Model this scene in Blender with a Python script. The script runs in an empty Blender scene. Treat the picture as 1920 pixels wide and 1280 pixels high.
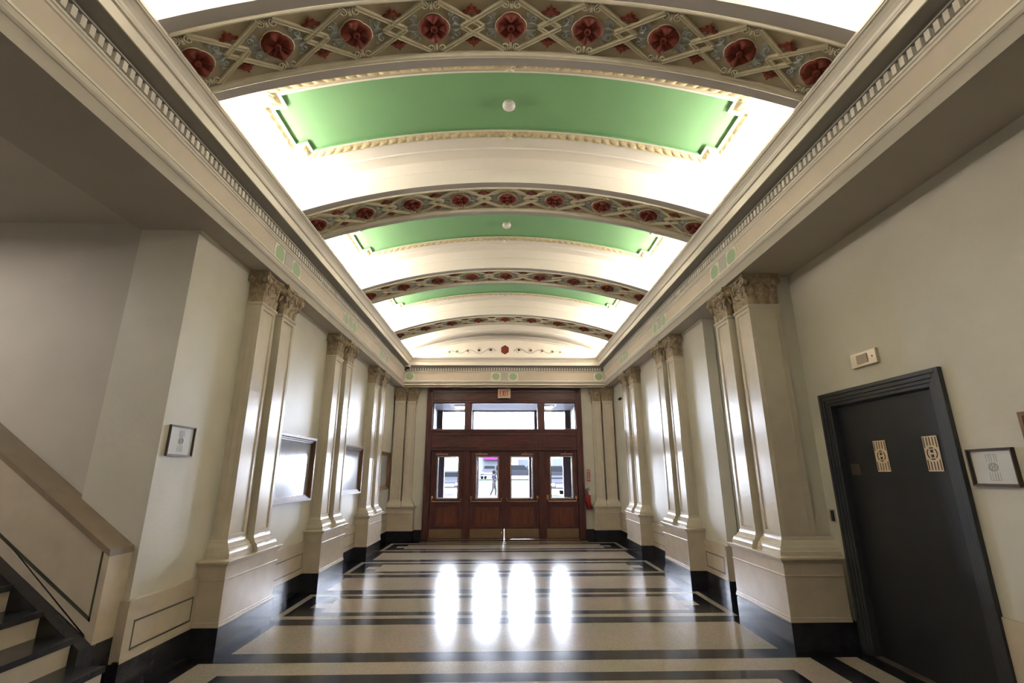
import bpy, math, random
from math import sin, cos, pi, sqrt, atan2
from mathutils import Vector, Matrix
random.seed(7)
COL = bpy.context.scene.collection

# ------------------------------------------------------------------ materials
def lin(c):
    c = c / 255.0
    return c / 12.92 if c <= 0.04045 else ((c + 0.055) / 1.055) ** 2.4
def rgb(r, g, b): return (lin(r), lin(g), lin(b), 1)

def mat(name, col, rough=0.5, metal=0.0, noise=0.0, nscale=8.0, bump=0.0, bscale=60.0, spec=0.5, coat=0.0):
    m = bpy.data.materials.new(name); m.use_nodes = True
    nt = m.node_tree; b = nt.nodes['Principled BSDF']
    b.inputs['Base Color'].default_value = col
    b.inputs['Roughness'].default_value = rough
    b.inputs['Metallic'].default_value = metal
    b.inputs['Specular IOR Level'].default_value = spec
    b.inputs['Coat Weight'].default_value = coat
    b.inputs['Coat Roughness'].default_value = 0.12
    if noise or bump:
        tc = nt.nodes.new('ShaderNodeTexCoord')
    if noise:
        n = nt.nodes.new('ShaderNodeTexNoise'); n.inputs['Scale'].default_value = nscale
        n.inputs['Detail'].default_value = 5
        nt.links.new(tc.outputs['Object'], n.inputs['Vector'])
        r = nt.nodes.new('ShaderNodeValToRGB')
        r.color_ramp.elements[0].position = 0.3; r.color_ramp.elements[1].position = 0.7
        r.color_ramp.elements[0].color = tuple(c * (1 - noise) for c in col[:3]) + (1,)
        r.color_ramp.elements[1].color = tuple(min(1, c * (1 + noise)) for c in col[:3]) + (1,)
        nt.links.new(n.outputs['Fac'], r.inputs['Fac'])
        nt.links.new(r.outputs['Color'], b.inputs['Base Color'])
    if bump:
        n2 = nt.nodes.new('ShaderNodeTexNoise'); n2.inputs['Scale'].default_value = bscale
        n2.inputs['Detail'].default_value = 4
        nt.links.new(tc.outputs['Object'], n2.inputs['Vector'])
        bp = nt.nodes.new('ShaderNodeBump'); bp.inputs['Strength'].default_value = bump
        bp.inputs['Distance'].default_value = 0.01
        nt.links.new(n2.outputs['Fac'], bp.inputs['Height'])
        nt.links.new(bp.outputs['Normal'], b.inputs['Normal'])
    return m

def wood(name, c1, c2, rough=0.35, axis=2, scale=2.5, coat=0.3):
    m = bpy.data.materials.new(name); m.use_nodes = True
    nt = m.node_tree; b = nt.nodes['Principled BSDF']
    tc = nt.nodes.new('ShaderNodeTexCoord'); mp = nt.nodes.new('ShaderNodeMapping')
    sc = [14, 14, 14]; sc[axis] = 1.2
    mp.inputs['Scale'].default_value = sc
    nt.links.new(tc.outputs['Object'], mp.inputs['Vector'])
    n = nt.nodes.new('ShaderNodeTexNoise'); n.inputs['Scale'].default_value = scale
    n.inputs['Detail'].default_value = 8; n.inputs['Distortion'].default_value = 0.6
    nt.links.new(mp.outputs['Vector'], n.inputs['Vector'])
    r = nt.nodes.new('ShaderNodeValToRGB')
    r.color_ramp.elements[0].position = 0.32; r.color_ramp.elements[1].position = 0.68
    r.color_ramp.elements[0].color = c1; r.color_ramp.elements[1].color = c2
    nt.links.new(n.outputs['Fac'], r.inputs['Fac'])
    nt.links.new(r.outputs['Color'], b.inputs['Base Color'])
    b.inputs['Roughness'].default_value = rough
    b.inputs['Coat Weight'].default_value = coat; b.inputs['Coat Roughness'].default_value = 0.15
    return m

def glass(name, tint=(1, 1, 1, 1), ior=1.45, rough=0.0):
    m = bpy.data.materials.new(name); m.use_nodes = True
    nt = m.node_tree; nt.nodes.clear()
    out = nt.nodes.new('ShaderNodeOutputMaterial'); mix = nt.nodes.new('ShaderNodeMixShader')
    fr = nt.nodes.new('ShaderNodeFresnel'); fr.inputs['IOR'].default_value = ior
    tr = nt.nodes.new('ShaderNodeBsdfTransparent'); tr.inputs['Color'].default_value = tint
    gl = nt.nodes.new('ShaderNodeBsdfGlossy'); gl.inputs['Roughness'].default_value = rough
    nt.links.new(fr.outputs['Fac'], mix.inputs['Fac']); nt.links.new(tr.outputs['BSDF'], mix.inputs[1])
    nt.links.new(gl.outputs['BSDF'], mix.inputs[2]); nt.links.new(mix.outputs['Shader'], out.inputs['Surface'])
    return m

def emit(name, col, s):
    m = bpy.data.materials.new(name); m.use_nodes = True
    b = m.node_tree.nodes['Principled BSDF']
    b.inputs['Base Color'].default_value = col
    b.inputs['Emission Color'].default_value = col; b.inputs['Emission Strength'].default_value = s
    return m

def terrazzo(name, c, dark, light, rough):
    m = bpy.data.materials.new(name); m.use_nodes = True
    nt = m.node_tree; b = nt.nodes['Principled BSDF']
    tc = nt.nodes.new('ShaderNodeTexCoord')
    v = nt.nodes.new('ShaderNodeTexVoronoi'); v.inputs['Scale'].default_value = 110
    nt.links.new(tc.outputs['Object'], v.inputs['Vector'])
    r = nt.nodes.new('ShaderNodeValToRGB'); e = r.color_ramp.elements
    e[0].position = 0.0; e[0].color = dark; e[1].position = 1.0; e[1].color = light
    x = e.new(0.35); x.color = c; x = e.new(0.75); x.color = c
    sp = nt.nodes.new('ShaderNodeSeparateColor')
    nt.links.new(v.outputs['Color'], sp.inputs['Color'])
    nt.links.new(sp.outputs['Red'], r.inputs['Fac'])
    n = nt.nodes.new('ShaderNodeTexNoise'); n.inputs['Scale'].default_value = 1.7; n.inputs['Detail'].default_value = 3
    nt.links.new(tc.outputs['Object'], n.inputs['Vector'])
    mr = nt.nodes.new('ShaderNodeMapRange')
    mr.inputs['To Min'].default_value = rough * 0.8; mr.inputs['To Max'].default_value = rough * 1.25
    nt.links.new(n.outputs['Fac'], mr.inputs['Value'])
    mul = nt.nodes.new('ShaderNodeMix'); mul.data_type = 'RGBA'; mul.blend_type = 'MULTIPLY'
    mul.inputs['Factor'].default_value = 0.25
    nt.links.new(r.outputs['Color'], mul.inputs[6]); nt.links.new(n.outputs['Color'], mul.inputs[7])
    nt.links.new(mul.outputs[2], b.inputs['Base Color'])
    nt.links.new(mr.outputs['Result'], b.inputs['Roughness'])
    b.inputs['Specular IOR Level'].default_value = 0.36
    return m

M = {}
M['wall'] = mat('wall_plaster', rgb(206, 202, 191), 0.46, noise=0.03, nscale=3, bump=0.12, bscale=35)
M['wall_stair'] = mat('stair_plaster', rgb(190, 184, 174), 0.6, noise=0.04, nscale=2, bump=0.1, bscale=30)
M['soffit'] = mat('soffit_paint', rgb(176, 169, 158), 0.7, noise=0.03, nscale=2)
M['trim'] = mat('trim_cream', rgb(222, 215, 201), 0.45, noise=0.02, nscale=5)
M['frieze'] = mat('frieze_tan', rgb(198, 185, 169), 0.55, noise=0.03, nscale=4)
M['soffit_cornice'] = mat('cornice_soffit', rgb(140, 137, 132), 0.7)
M['vault'] = mat('vault_plaster', rgb(226, 220, 209), 0.6, bump=0.04, bscale=20)
M['rib_grey'] = mat('rib_grey', rgb(180, 174, 168), 0.6, noise=0.03, nscale=4)
M['rib_mould'] = mat('rib_moulding', rgb(208, 200, 176), 0.5, noise=0.06, nscale=9)
M['relief'] = mat('relief_ground', rgb(176, 164, 136), 0.6, noise=0.10, nscale=5)
M['lattice'] = mat('lattice_cream', rgb(208, 199, 170), 0.5, noise=0.05, nscale=12)
M['foliage'] = mat('foliage_grey', rgb(182, 184, 174), 0.55, noise=0.08, nscale=14)
M['red'] = mat('rosette_red', rgb(110, 46, 32), 0.6, noise=0.1, nscale=20, spec=0.25)
M['bud'] = mat('bud_red', rgb(128, 60, 40), 0.5, noise=0.08, nscale=20)
M['green'] = mat('panel_green', rgb(124, 170, 118), 0.6, noise=0.03, nscale=3)
M['bead'] = mat('bead_gold_cream', rgb(208, 192, 150), 0.5, noise=0.22, nscale=26)
M['medal'] = mat('medallion_green', rgb(158, 182, 142), 0.6)
M['medal_rim'] = mat('medallion_rim', rgb(214, 212, 198), 0.6)
M['medal_grey'] = mat('medallion_grey', rgb(180, 176, 168), 0.6)
M['pil'] = mat('pilaster_stone', rgb(206, 197, 182), 0.24, noise=0.045, nscale=6, bump=0.10, bscale=14)
M['dado'] = mat('dado_stone', rgb(200, 187, 169), 0.26, noise=0.06, nscale=7, bump=0.06, bscale=12)
M['capital'] = mat('capital_gilt', rgb(164, 146, 120), 0.45, noise=0.25, nscale=22, bump=0.5, bscale=45)
M['inlay'] = mat('inlay_green_black', rgb(72, 74, 62), 0.3)
M['black'] = mat('black_marble', rgb(44, 44, 50), 0.22, noise=0.25, nscale=10)
M['tan_floor'] = terrazzo('terrazzo_tan', rgb(176, 164, 151), rgb(160, 149, 136), rgb(190, 178, 164), 0.17)
M['black_floor'] = terrazzo('terrazzo_black', rgb(34, 34, 40), rgb(26, 26, 30), rgb(52, 52, 60), 0.17)
M['wood'] = wood('mahogany', rgb(56, 24, 24), rgb(98, 46, 42), 0.34)
M['wood_h'] = wood('mahogany_rail', rgb(56, 24, 24), rgb(98, 46, 42), 0.34, axis=0)
M['wood_panel'] = wood('mahogany_panel', rgb(80, 38, 28), rgb(126, 66, 46), 0.36)
M['kick'] = mat('kick_plate_brass', rgb(140, 118, 92), 0.42, metal=0.6, noise=0.08, nscale=6)
M['brass'] = mat('brass', rgb(212, 176, 128), 0.25, metal=0.9)
M['closer'] = mat('closer_bronze', rgb(160, 110, 100), 0.4, metal=0.3)
M['bead_white'] = mat('glazing_bead', rgb(214, 214, 222), 0.35)  # near white: daylight catching the glazing beads is put into their colour
M['glass'] = glass('clear_glass', (0.97, 0.98, 1, 1))
M['elev'] = mat('elevator_black', rgb(28, 30, 34), 0.45, noise=0.15, nscale=5, bump=0.1, bscale=50)
M['elev_frame'] = mat('elevator_frame', rgb(52, 54, 58), 0.36, noise=0.1, nscale=8, bump=0.12, bscale=60)
M['emblem'] = mat('emblem_brass', rgb(222, 200, 170), 0.4, metal=0.25)
M['steel'] = mat('steel_plate', rgb(206, 196, 182), 0.3, metal=0.7)
M['steel_dark'] = mat('steel_dark', rgb(150, 138, 126), 0.35, metal=0.7)
M['dark'] = mat('dark_plastic', rgb(36, 34, 34), 0.4)
M['frame_dark'] = mat('frame_pewter', rgb(92, 82, 74), 0.35, metal=0.4)
M['paper'] = mat('paper_white', rgb(214, 216, 222), 0.25)
M['paper_ink'] = mat('ink_grey', rgb(158, 158, 162), 0.5)
M['frame_wood'] = wood('frame_walnut', rgb(96, 66, 44), rgb(142, 104, 74), 0.4)
M['board'] = mat('board_print', rgb(168, 172, 184), 0.12, noise=0.1, nscale=4, coat=0.6)
M['white'] = mat('white_plastic', rgb(226, 222, 214), 0.4)
M['exit_face'] = mat('exit_face', rgb(236, 206, 180), 0.4)
M['exit_red'] = mat('exit_red', rgb(176, 40, 30), 0.4)
M['exting'] = mat('extinguisher_red', rgb(150, 30, 32), 0.3)
M['street'] = mat('asphalt', (0.05, 0.05, 0.052, 1), 0.9, noise=0.06, nscale=0.5, spec=0.1)
M['lawn'] = mat('verge_green', (0.010, 0.014, 0.010, 1), 0.9, noise=0.2, nscale=3, spec=0)
M['bld'] = mat('building_pale', rgb(170, 172, 174), 0.8)
M['bld2'] = mat('building_grey', (0.03, 0.03, 0.032, 1), 0.8, spec=0)
M['magenta'] = mat('awning_magenta', (0.03, 0.004, 0.03, 1), 0.6, spec=0)
M['car_white'] = mat('car_white', (0.010, 0.010, 0.011, 1), 0.5, spec=0)
M['car_grey'] = mat('car_grey', (0.006, 0.006, 0.007, 1), 0.5, spec=0.0)
M['tyre'] = mat('tyre', (0.003, 0.003, 0.003, 1), 0.8, spec=0)
M['car_glass'] = mat('car_glass', (0.0035, 0.004, 0.0045, 1), 0.5, spec=0)
M['shop_glass'] = mat('shop_glass', (0.022, 0.024, 0.026, 1), 0.5, spec=0)
M['skin'] = mat('skin', (0.02, 0.013, 0.01, 1), 0.6, spec=0)
M['coat'] = mat('coat_navy', (0.005, 0.005, 0.009, 1), 0.8, spec=0)
M['trouser'] = mat('trousers_grey', (0.009, 0.009, 0.009, 1), 0.8, spec=0)
M['hair'] = mat('hair_dark', (0.003, 0.003, 0.003, 1), 0.7, spec=0)
M['vest'] = mat('vestibule_paint', rgb(96, 96, 106), 0.6)
M['vest_frame'] = mat('vestibule_frame', rgb(34, 24, 34), 0.5, spec=0.2)
M['cap_brown'] = mat('cap_brown_stone', rgb(140, 124, 106), 0.35, noise=0.12, nscale=6)
M['cove_tube'] = emit('cove_tube', (1.0, 0.86, 0.66, 1), 6.0)
M['lamp_panel'] = emit('lamp_panel', (1, 0.97, 0.92, 1), 1.5)

# ------------------------------------------------------------------ mesh builder
class MB:
    def __init__(s, f=None): s.v = []; s.f = []; s.m = []; s.ms = []; s.fn = f; s.sm = []
    def mi(s, m):
        if m not in s.ms: s.ms.append(m)
        return s.ms.index(m)
    def add(s, vs, fs, m, smooth=False):
        o = len(s.v); s.v += [tuple(p) for p in vs]; k = s.mi(m)
        for f in fs: s.f.append(tuple(o + i for i in f)); s.m.append(k); s.sm.append(smooth)
    def box(s, x0, x1, y0, y1, z0, z1, m):
        vs = [(x, y, z) for z in (z0, z1) for y in (y0, y1) for x in (x0, x1)]
        s.add(vs, [(0, 2, 3, 1), (4, 5, 7, 6), (0, 1, 5, 4), (2, 6, 7, 3), (0, 4, 6, 2), (1, 3, 7, 5)], m)
    def quad(s, a, b, c, d, m): s.add([a, b, c, d], [(0, 1, 2, 3)], m)
    def prism(s, poly, lo, hi, m, ax=2):
        # polygon in the two axes other than ax
        n = len(poly)
        def P(p, h):
            q = list(p); q.insert(ax, h); return tuple(q)
        vs = [P(p, lo) for p in poly] + [P(p, hi) for p in poly]
        fs = [tuple(range(n))[::-1], tuple(range(n, 2 * n))] + [(i, (i + 1) % n, n + (i + 1) % n, n + i) for i in range(n)]
        s.add(vs, fs, m)
    def rings(s, rs, m, close=True, caps=False, smooth=True):
        n = len(rs[0]); vs = [p for r in rs for p in r]; fs = []
        for i in range(len(rs) - 1):
            for j in range(n if close else n - 1):
                k = (j + 1) % n
                fs.append((i * n + j, i * n + k, (i + 1) * n + k, (i + 1) * n + j))
        if caps: fs.append(tuple(range(n))[::-1]); fs.append(tuple(range((len(rs) - 1) * n, len(rs) * n)))
        s.add(vs, fs, m, smooth)
    def tube(s, pts, r, m, n=6, caps=True, closed=False):
        pts = [Vector(p) for p in pts]; rs = []; L = len(pts)
        up = None
        for i, p in enumerate(pts):
            if closed: t = pts[(i + 1) % L] - pts[i - 1]
            else: t = pts[min(i + 1, L - 1)] - pts[max(i - 1, 0)]
            if t.length < 1e-9: t = Vector((0, 0, 1))
            t.normalize()
            if up is None: up = Vector((0, 0, 1)) if abs(t.z) < 0.9 else Vector((1, 0, 0))
            a = t.cross(up)
            if a.length < 1e-6: a = t.cross(Vector((1, 0, 0)))
            a.normalize(); b = a.cross(t); up = b
            rr = r[i] if isinstance(r, (list, tuple)) else r
            rs.append([tuple(p + a * (rr * cos(2 * pi * k / n)) + b * (rr * sin(2 * pi * k / n))) for k in range(n)])
        if closed: rs.append(rs[0])
        s.rings(rs, m, caps=caps and not closed)
    def lathe(s, prof, c, m, ax=2, n=24):
        rs = []
        for r, h in prof:
            ring = []
            for k in range(n):
                a = 2 * pi * k / n; q = [c[0], c[1], c[2]]
                i, j = [t for t in range(3) if t != ax]
                q[i] += r * cos(a); q[j] += r * sin(a); q[ax] += h; ring.append(tuple(q))
            rs.append(ring)
        s.rings(rs, m, caps=True)
    def build(s, name, parent=None, smooth=None, bevel=0):
        vs = [s.fn(*p) for p in s.v] if s.fn else s.v
        me = bpy.data.meshes.new(name); me.from_pydata([tuple(v) for v in vs], [], s.f)
        for m in s.ms: me.materials.append(M[m])
        me.polygons.foreach_set('material_index', s.m)
        me.polygons.foreach_set('use_smooth', s.sm)
        me.update()
        import bmesh
        bm = bmesh.new(); bm.from_mesh(me); bmesh.ops.recalc_face_normals(bm, faces=bm.faces); bm.to_mesh(me); bm.free()
        o = bpy.data.objects.new(name, me); COL.objects.link(o)
        if parent: o.parent = parent
        if bevel:
            b = o.modifiers.new('b', 'BEVEL'); b.width = bevel; b.segments = 2; b.limit_method = 'ANGLE'; b.angle_limit = 0.9
        return o

def thing(name, label, cat, loc=(0, 0, 0), group=None):
    o = bpy.data.objects.new(name, None); COL.objects.link(o); o.location = loc; o.empty_display_size = 0.1
    o['label'] = label; o['category'] = cat
    if group: o['group'] = group
    bpy.context.view_layer.update()
    return o
def tag(o, label, cat, group=None):
    o['label'] = label; o['category'] = cat
    if group: o['group'] = group
    return o
def struct(o): o['kind'] = 'structure'; return o
def sempty(name, loc=(0, 0, 0)):
    o = bpy.data.objects.new(name, None); COL.objects.link(o); o.location = loc; o['kind'] = 'structure'; return o
def copy_tree(o, parent=None):
    c = o.copy(); COL.objects.link(c)
    if parent: c.parent = parent
    for ch in list(o.children): copy_tree(ch, c)
    return c

# ------------------------------------------------------------------ main dimensions
WX = 2.84       # plaster side walls
DX = 2.81       # dado and baseboard face
EX = 3.20       # elevator wall
SZ = 3.71       # flat side soffit
FA = 2.61       # entablature face
YE = 12.23      # entablature face at the end wall
YW = 12.50      # end wall
YB = -6.0       # far back of the hall behind the camera
PC = [5.34, 7.76, 10.18]
RC = [2.90, 5.29, 7.71, 10.13]
BB = 0.235

# ------------------------------------------------------------------ floor
def floor():
    X0, X1, Y0, Y1 = -2.9, 3.3, YB, 12.6
    tans = []; blacks = []      # painted in order
    ops = []
    def T(x0, x1, y0, y1): ops.append((x0, x1, y0, y1, 1))
    def Bk(x0, x1, y0, y1): ops.append((x0, x1, y0, y1, 0))
    for k in range(3):
        d = 2.42 * k
        T(-2.475, 2.475, 4.915 + d, 5.745 + d)
    for k in range(3):
        d = 2.42 * k
        T(-2.61, 2.61, 5.965 + d, 7.105 + d); Bk(-2.53, 2.53, 6.085 + d, 7.0 + d)
        T(-2.165, 2.165, 6.23 + d, 6.86 + d); T(-2.36, 2.36, 6.43 + d, 6.65 + d)
    T(-2.0, 2.0, 12.1, 12.22)
    # wide bay at the stair and the elevator
    T(-2.63, 2.63, -0.2, 4.69); Bk(-2.33, 2.33, 0.1, 4.43)
    T(-2.1, 2.1, 0.3, 4.26)
    T(2.84, 3.04, 0, 4.69); 
    T(-2.475, 2.475, -2.0, -0.45); T(-2.475, 2.475, -5.6, -2.3)
    xs = sorted(set([X0, X1] + [v for o in ops for v in o[:2]])); ys = sorted(set([Y0, Y1] + [v for o in ops for v in o[2:4]]))
    mb = MB(); 
    for i in range(len(xs) - 1):
        for j in range(len(ys) - 1):
            cx, cy = (xs[i] + xs[i + 1]) / 2, (ys[j] + ys[j + 1]) / 2; t = 0
            for o in ops:
                if o[0] < cx < o[1] and o[2] < cy < o[3]: t = o[4]
            mb.quad((xs[i], ys[j], 0), (xs[i + 1], ys[j], 0), (xs[i + 1], ys[j + 1], 0), (xs[i], ys[j + 1], 0), 'tan_floor' if t else 'black_floor')
    mb.box(X0, X1, Y0, Y1, -0.12, -0.004, 'black_floor')
    mb.box(-6.6, -2.9, 0.9, 4.2, -0.12, 0, 'black_floor')
    struct(mb.build('floor'))
floor()

# ------------------------------------------------------------------ walls
def dado_run(mb, side, y0, y1, panels=True):
    sx = 1 if side > 0 else -1
    def bx(a0, a1, y0, y1, z0, z1, m):
        x0, x1 = sorted((sx * a0, sx * a1)); mb.box(x0, x1, y0, y1, z0, z1, m)
    bx(DX, WX + 0.02, y0, y1, BB, 0.60, 'dado')
    bx(DX - 0.006, WX + 0.02, y0 - 0.004, y1, 0.60, 0.645, 'dado')
    bx(DX - 0.004, WX + 0.02, y0, y1, BB, BB + 0.018, 'dado')
    if panels and y1 - y0 > 0.35:
        a, b = y0 + 0.08, y1 - 0.08; t = 0.014; e = DX - 0.0012
        for (p, q, r, s_) in ((a, b, 0.30, 0.30 + t), (a, b, 0.50 - t, 0.50), (a, a + t, 0.30, 0.50), (b - t, b, 0.30, 0.50)):
            bx(e, DX + 0.01, p, q, r, s_, 'inlay')
def base_run(mb, side, y0, y1, a=DX - 0.004):
    x0, x1 = sorted((side * a, side * (WX + 0.02)))
    mb.box(x0, x1, y0, y1, 0, BB, 'black')

# left wall (pier at the stair foot up to the end wall)
w = MB(); w.box(-3.0, -WX, 4.4, YW + 0.3, 0, SZ + 0.02, 'wall'); w.box(-3.36, -WX, 4.012, 4.4, 0, SZ + 0.02, 'wall')
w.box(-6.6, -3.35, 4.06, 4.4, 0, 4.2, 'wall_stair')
dado_run(w, -1, 3.98, 4.86); dado_run(w, -1, 5.82, 7.28); dado_run(w, -1, 8.24, 9.70); dado_run(w, -1, 10.66, 12.2)
w.box(-2.885, -2.861, 3.981, 4.02, BB, 0.645, 'dado')
w.box(-WX - 0.002, -WX + 0.02, 4.012, YW, SZ - 0.03, SZ, 'trim')
struct(w.build('wall_left'))
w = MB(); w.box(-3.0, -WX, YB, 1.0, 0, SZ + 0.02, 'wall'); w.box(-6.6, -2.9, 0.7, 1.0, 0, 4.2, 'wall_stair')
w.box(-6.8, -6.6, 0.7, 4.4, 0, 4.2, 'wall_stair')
struct(w.build('wall_stairwell'))
b = MB(); base_run(b, -1, 3.976, 4.86); base_run(b, -1, 5.82, 7.28); base_run(b, -1, 8.24, 9.70); base_run(b, -1, 10.66, 12.2); base_run(b, -1, YB, 1.0)
b.box(-2.9, -2.861, 3.977, 4.02, 0, BB, 'black')
struct(b.build('baseboard_left'))

# right wall
w = MB()
w.box(WX, 3.0, 6.55, YW + 0.3, 0, SZ + 0.02, 'wall'); w.box(2.99, 3.4, 6.55, 6.8, 0, SZ + 0.02, 'wall')
w.box(EX, 3.4, 4.80, 6.56, 0, SZ + 0.02, 'wall')
w.box(EX, 3.4, YB, 3.44, 0, SZ + 0.02, 'wall')
w.box(EX, 3.4, 3.44, 4.80, 2.27, SZ + 0.02, 'wall')
w.box(3.02, 3.22, 5.0, 5.80, 0.7, SZ + 0.01, 'wall')
w.box(2.95, 3.06, 5.02, 5.78, 0.9, SZ + 0.01, 'wall')
dado_run(w, 1, 6.55, 7.28); dado_run(w, 1, 8.24, 9.70); dado_run(w, 1, 10.66, 12.2)
w.box(2.83, 3.2, 6.542, 6.56, BB, 0.645, 'dado')
w.box(WX - 0.02, WX + 0.002, 6.55, YW, SZ - 0.03, SZ, 'trim')
for (y0, y1) in ((YB, 3.41),):
    w.box(EX - 0.012, EX + 0.01, y0, y1, BB, 0.645, 'dado')
struct(w.build('wall_right'))
b = MB(); base_run(b, 1, 6.546, 7.28); base_run(b, 1, 8.24, 9.70); base_run(b, 1, 10.66, 12.2)
b.box(2.83, 3.2, 6.538, 6.57, 0, BB, 'black'); b.box(EX - 0.02, EX + 0.02, 5.82, 6.55, 0, BB, 'black'); b.box(EX - 0.02, EX + 0.02, YB, 3.41, 0, BB, 'black')
struct(b.build('baseboard_right'))

# end wall around the entrance
w = MB()
for s in (-1, 1):
    x0, x1 = sorted((s * 2.0, s * 3.0)); w.box(x0, x1, YW, YW + 0.3, 0, SZ + 0.05, 'wall')
w.box(-3.0, 3.0, YW, YW + 0.3, SZ + 0.05, 5.6, 'wall')
struct(w.build('wall_end'))
b = MB()
for s in (-1, 1):
    x0, x1 = sorted((s * 2.0, s * 2.25)); b.box(x0, x1, YW - 0.05, YW + 0.02, 0, BB, 'black')
struct(b.build('baseboard_end'))
w = MB(); w.box(-3.4, 3.4, YB - 0.2, YB, 0, 5.6, 'wall'); struct(w.build('wall_back'))

# flat side soffits
c = MB()
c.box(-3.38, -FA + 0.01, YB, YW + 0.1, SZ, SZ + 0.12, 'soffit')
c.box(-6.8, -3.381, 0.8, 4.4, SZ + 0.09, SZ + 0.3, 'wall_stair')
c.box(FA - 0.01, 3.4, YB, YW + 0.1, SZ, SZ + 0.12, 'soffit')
c.box(-FA, FA, YE, YW + 0.1, SZ + 0.015, SZ + 0.12, 'soffit')
struct(c.build('ceiling_side'))

# ------------------------------------------------------------------ entablature (trim)
def ent_sweep(mb, prof, m):
    # prof: list of (a, z) where a is the half-width; mitred round left, end, right, back
    def ring(a, z):
        ye = YE + (a - FA); yb = YB + (FA - a)
        return [(-a, yb, z), (-a, ye, z), (a, ye, z), (a, yb, z)]
    for i in range(len(prof) - 1):
        r0, r1 = ring(*prof[i]), ring(*prof[i + 1])
        mm = m[i] if isinstance(m, list) else m
        for k in range(4):
            q = (k + 1) % 4
            mb.add([r0[k], r0[q], r1[q], r1[k]], [(0, 1, 2, 3)], mm)
prof = [(2.64, 3.715), (2.61, 3.71), (2.61, 3.748), (2.624, 3.750), (2.624, 3.757), (2.602, 3.759), (2.602, 3.800), (2.618, 3.802), (2.618, 3.808), (2.592, 3.811), (2.578, 3.822), (2.566, 3.842),
        (2.566, 3.850), (2.558, 3.850), (2.558, 3.866), (2.584, 3.868), (2.584, 3.878), (2.616, 3.878), (2.616, 4.092), (2.604, 4.096), (2.598, 4.108), (2.586, 4.112), (2.586, 4.126),
        (2.612, 4.130), (2.612, 4.226), (2.588, 4.230), (2.588, 4.248), (2.462, 4.252), (2.455, 4.244), (2.445, 4.244), (2.445, 4.330), (2.462, 4.333), (2.462, 4.342), (2.434, 4.344), (2.434, 4.354),
        (2.428, 4.360), (2.420, 4.378), (2.400, 4.398), (2.384, 4.408), (2.376, 4.414), (2.390, 4.417), (2.390, 4.423), (2.366, 4.425), (2.366, 4.434), (2.356, 4.436), (2.356, 4.458), (2.40, 4.462), (2.95, 4.40)]
ms = ['trim'] * (len(prof) - 1)
for i, p in enumerate(prof[:-1]):
    if p == (2.616, 3.878): ms[i] = 'frieze'
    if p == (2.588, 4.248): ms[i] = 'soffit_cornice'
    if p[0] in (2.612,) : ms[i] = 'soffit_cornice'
    if p == (2.40, 4.462): ms[i] = 'vault'
TR = sempty('trim_1')
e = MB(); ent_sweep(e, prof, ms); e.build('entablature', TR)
d = MB()
yy = -2.0
while yy < YE - 0.06:
    for s in (-1, 1):
        x0, x1 = sorted((s * 2.582, s * 2.613)); d.box(x0, x1, yy, yy + 0.036, 4.14, 4.212, 'trim')
    yy += 0.066
xx = -2.53
while xx < 2.52:
    d.box(xx, xx + 0.036, YE - 0.028, YE + 0.003, 4.14, 4.212, 'trim'); xx += 0.066
dn = d.build('dentil_band', TR); dn['kind'] = 'stuff'
# medallions
def medal(cx, cy, face, sgn):
    # face 'x': on side frieze at X = sgn*FA ; face 'y': on end frieze
    z = 3.985
    def f(u, v, h):
        if face == 'x': return (sgn * (2.616 - h), cy + u, z + v)
        return (cx + u, YE + 0.006 - h, z + v)
    p = MB(f); n = 8; r = 0.135; cr = 0.04; poly = []
    for (qx, qy, a0) in ((1, 1, 0), (-1, 1, pi / 2), (-1, -1, pi), (1, -1, 1.5 * pi)):
        for k in range(5): a = a0 + k * pi / 8; poly.append((qx * (0.13 - cr) + cr * cos(a), qy * (0.102 - cr) + cr * sin(a)))
    p.prism(poly, 0, 0.006, 'medal_rim')
    o = p.build('medallion_plate', TR)
    q = MB(f); ring = [(0.100 * cos(2 * pi * k / 32), 0.088 * sin(2 * pi * k / 32)) for k in range(32)]
    q.prism(ring, 0.004, 0.0085, 'medal'); 
    q.tube([(0.104 * cos(2 * pi * k / 32), 0.092 * sin(2 * pi * k / 32), 0.006) for k in range(32)], 0.004, 'medal_rim', n=5, closed=True)
    q.build('medallion_disc', o)
for s in (-1, 1):
    for c0 in RC[1:]:
        for dy in (-0.225, 0.225): medal(0, c0 + dy, 'x', s)
        p = MB(); x0, x1 = sorted((s * 2.61, s * 2.617)); p.box(x0, x1, c0 - 0.085, c0 + 0.085, 3.89, 4.08, 'medal_grey'); p.build('medallion_spacer', TR)
for cx in (-2.46, -0.225, 0.225, 2.46): medal(cx, 0, 'y', 1)
p = MB(); p.box(-0.085, 0.085, YE, YE + 0.01, 3.89, 4.08, 'medal_grey'); p.build('medallion_spacer', TR)

# ------------------------------------------------------------------ vault
RV = 7.53; ZC = -2.34; RR = 7.2
def vm(y0, R=RV):
    return lambda s, v, h: ((R - h) * sin(s / R), y0 + v, ZC + (R - h) * cos(s / R))
v = MB(vm(0)); N = 48; S = 2.98
ss = [-S + 2 * S * i / N for i in range(N + 1)]
ysl = [YB] + [y + d for y in [-4.39, -1.97, 0.45] + RC for d in (-0.36, 0.36)] + [YW + 0.1]
for (a, b_) in zip(ysl[:-1], ysl[1:]):
    v.rings([[(s, a, 0), (s, b_, 0)] for s in ss], 'vault', close=False)
struct(v.build('ceiling'))
v = MB()
for s in (-1, 1):
    x0, x1 = sorted((s * 2.90, s * 3.0)); v.box(x0, x1, YB, YW, 4.3, 4.75, 'vault')
struct(v.build('ceiling_cove'))

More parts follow.
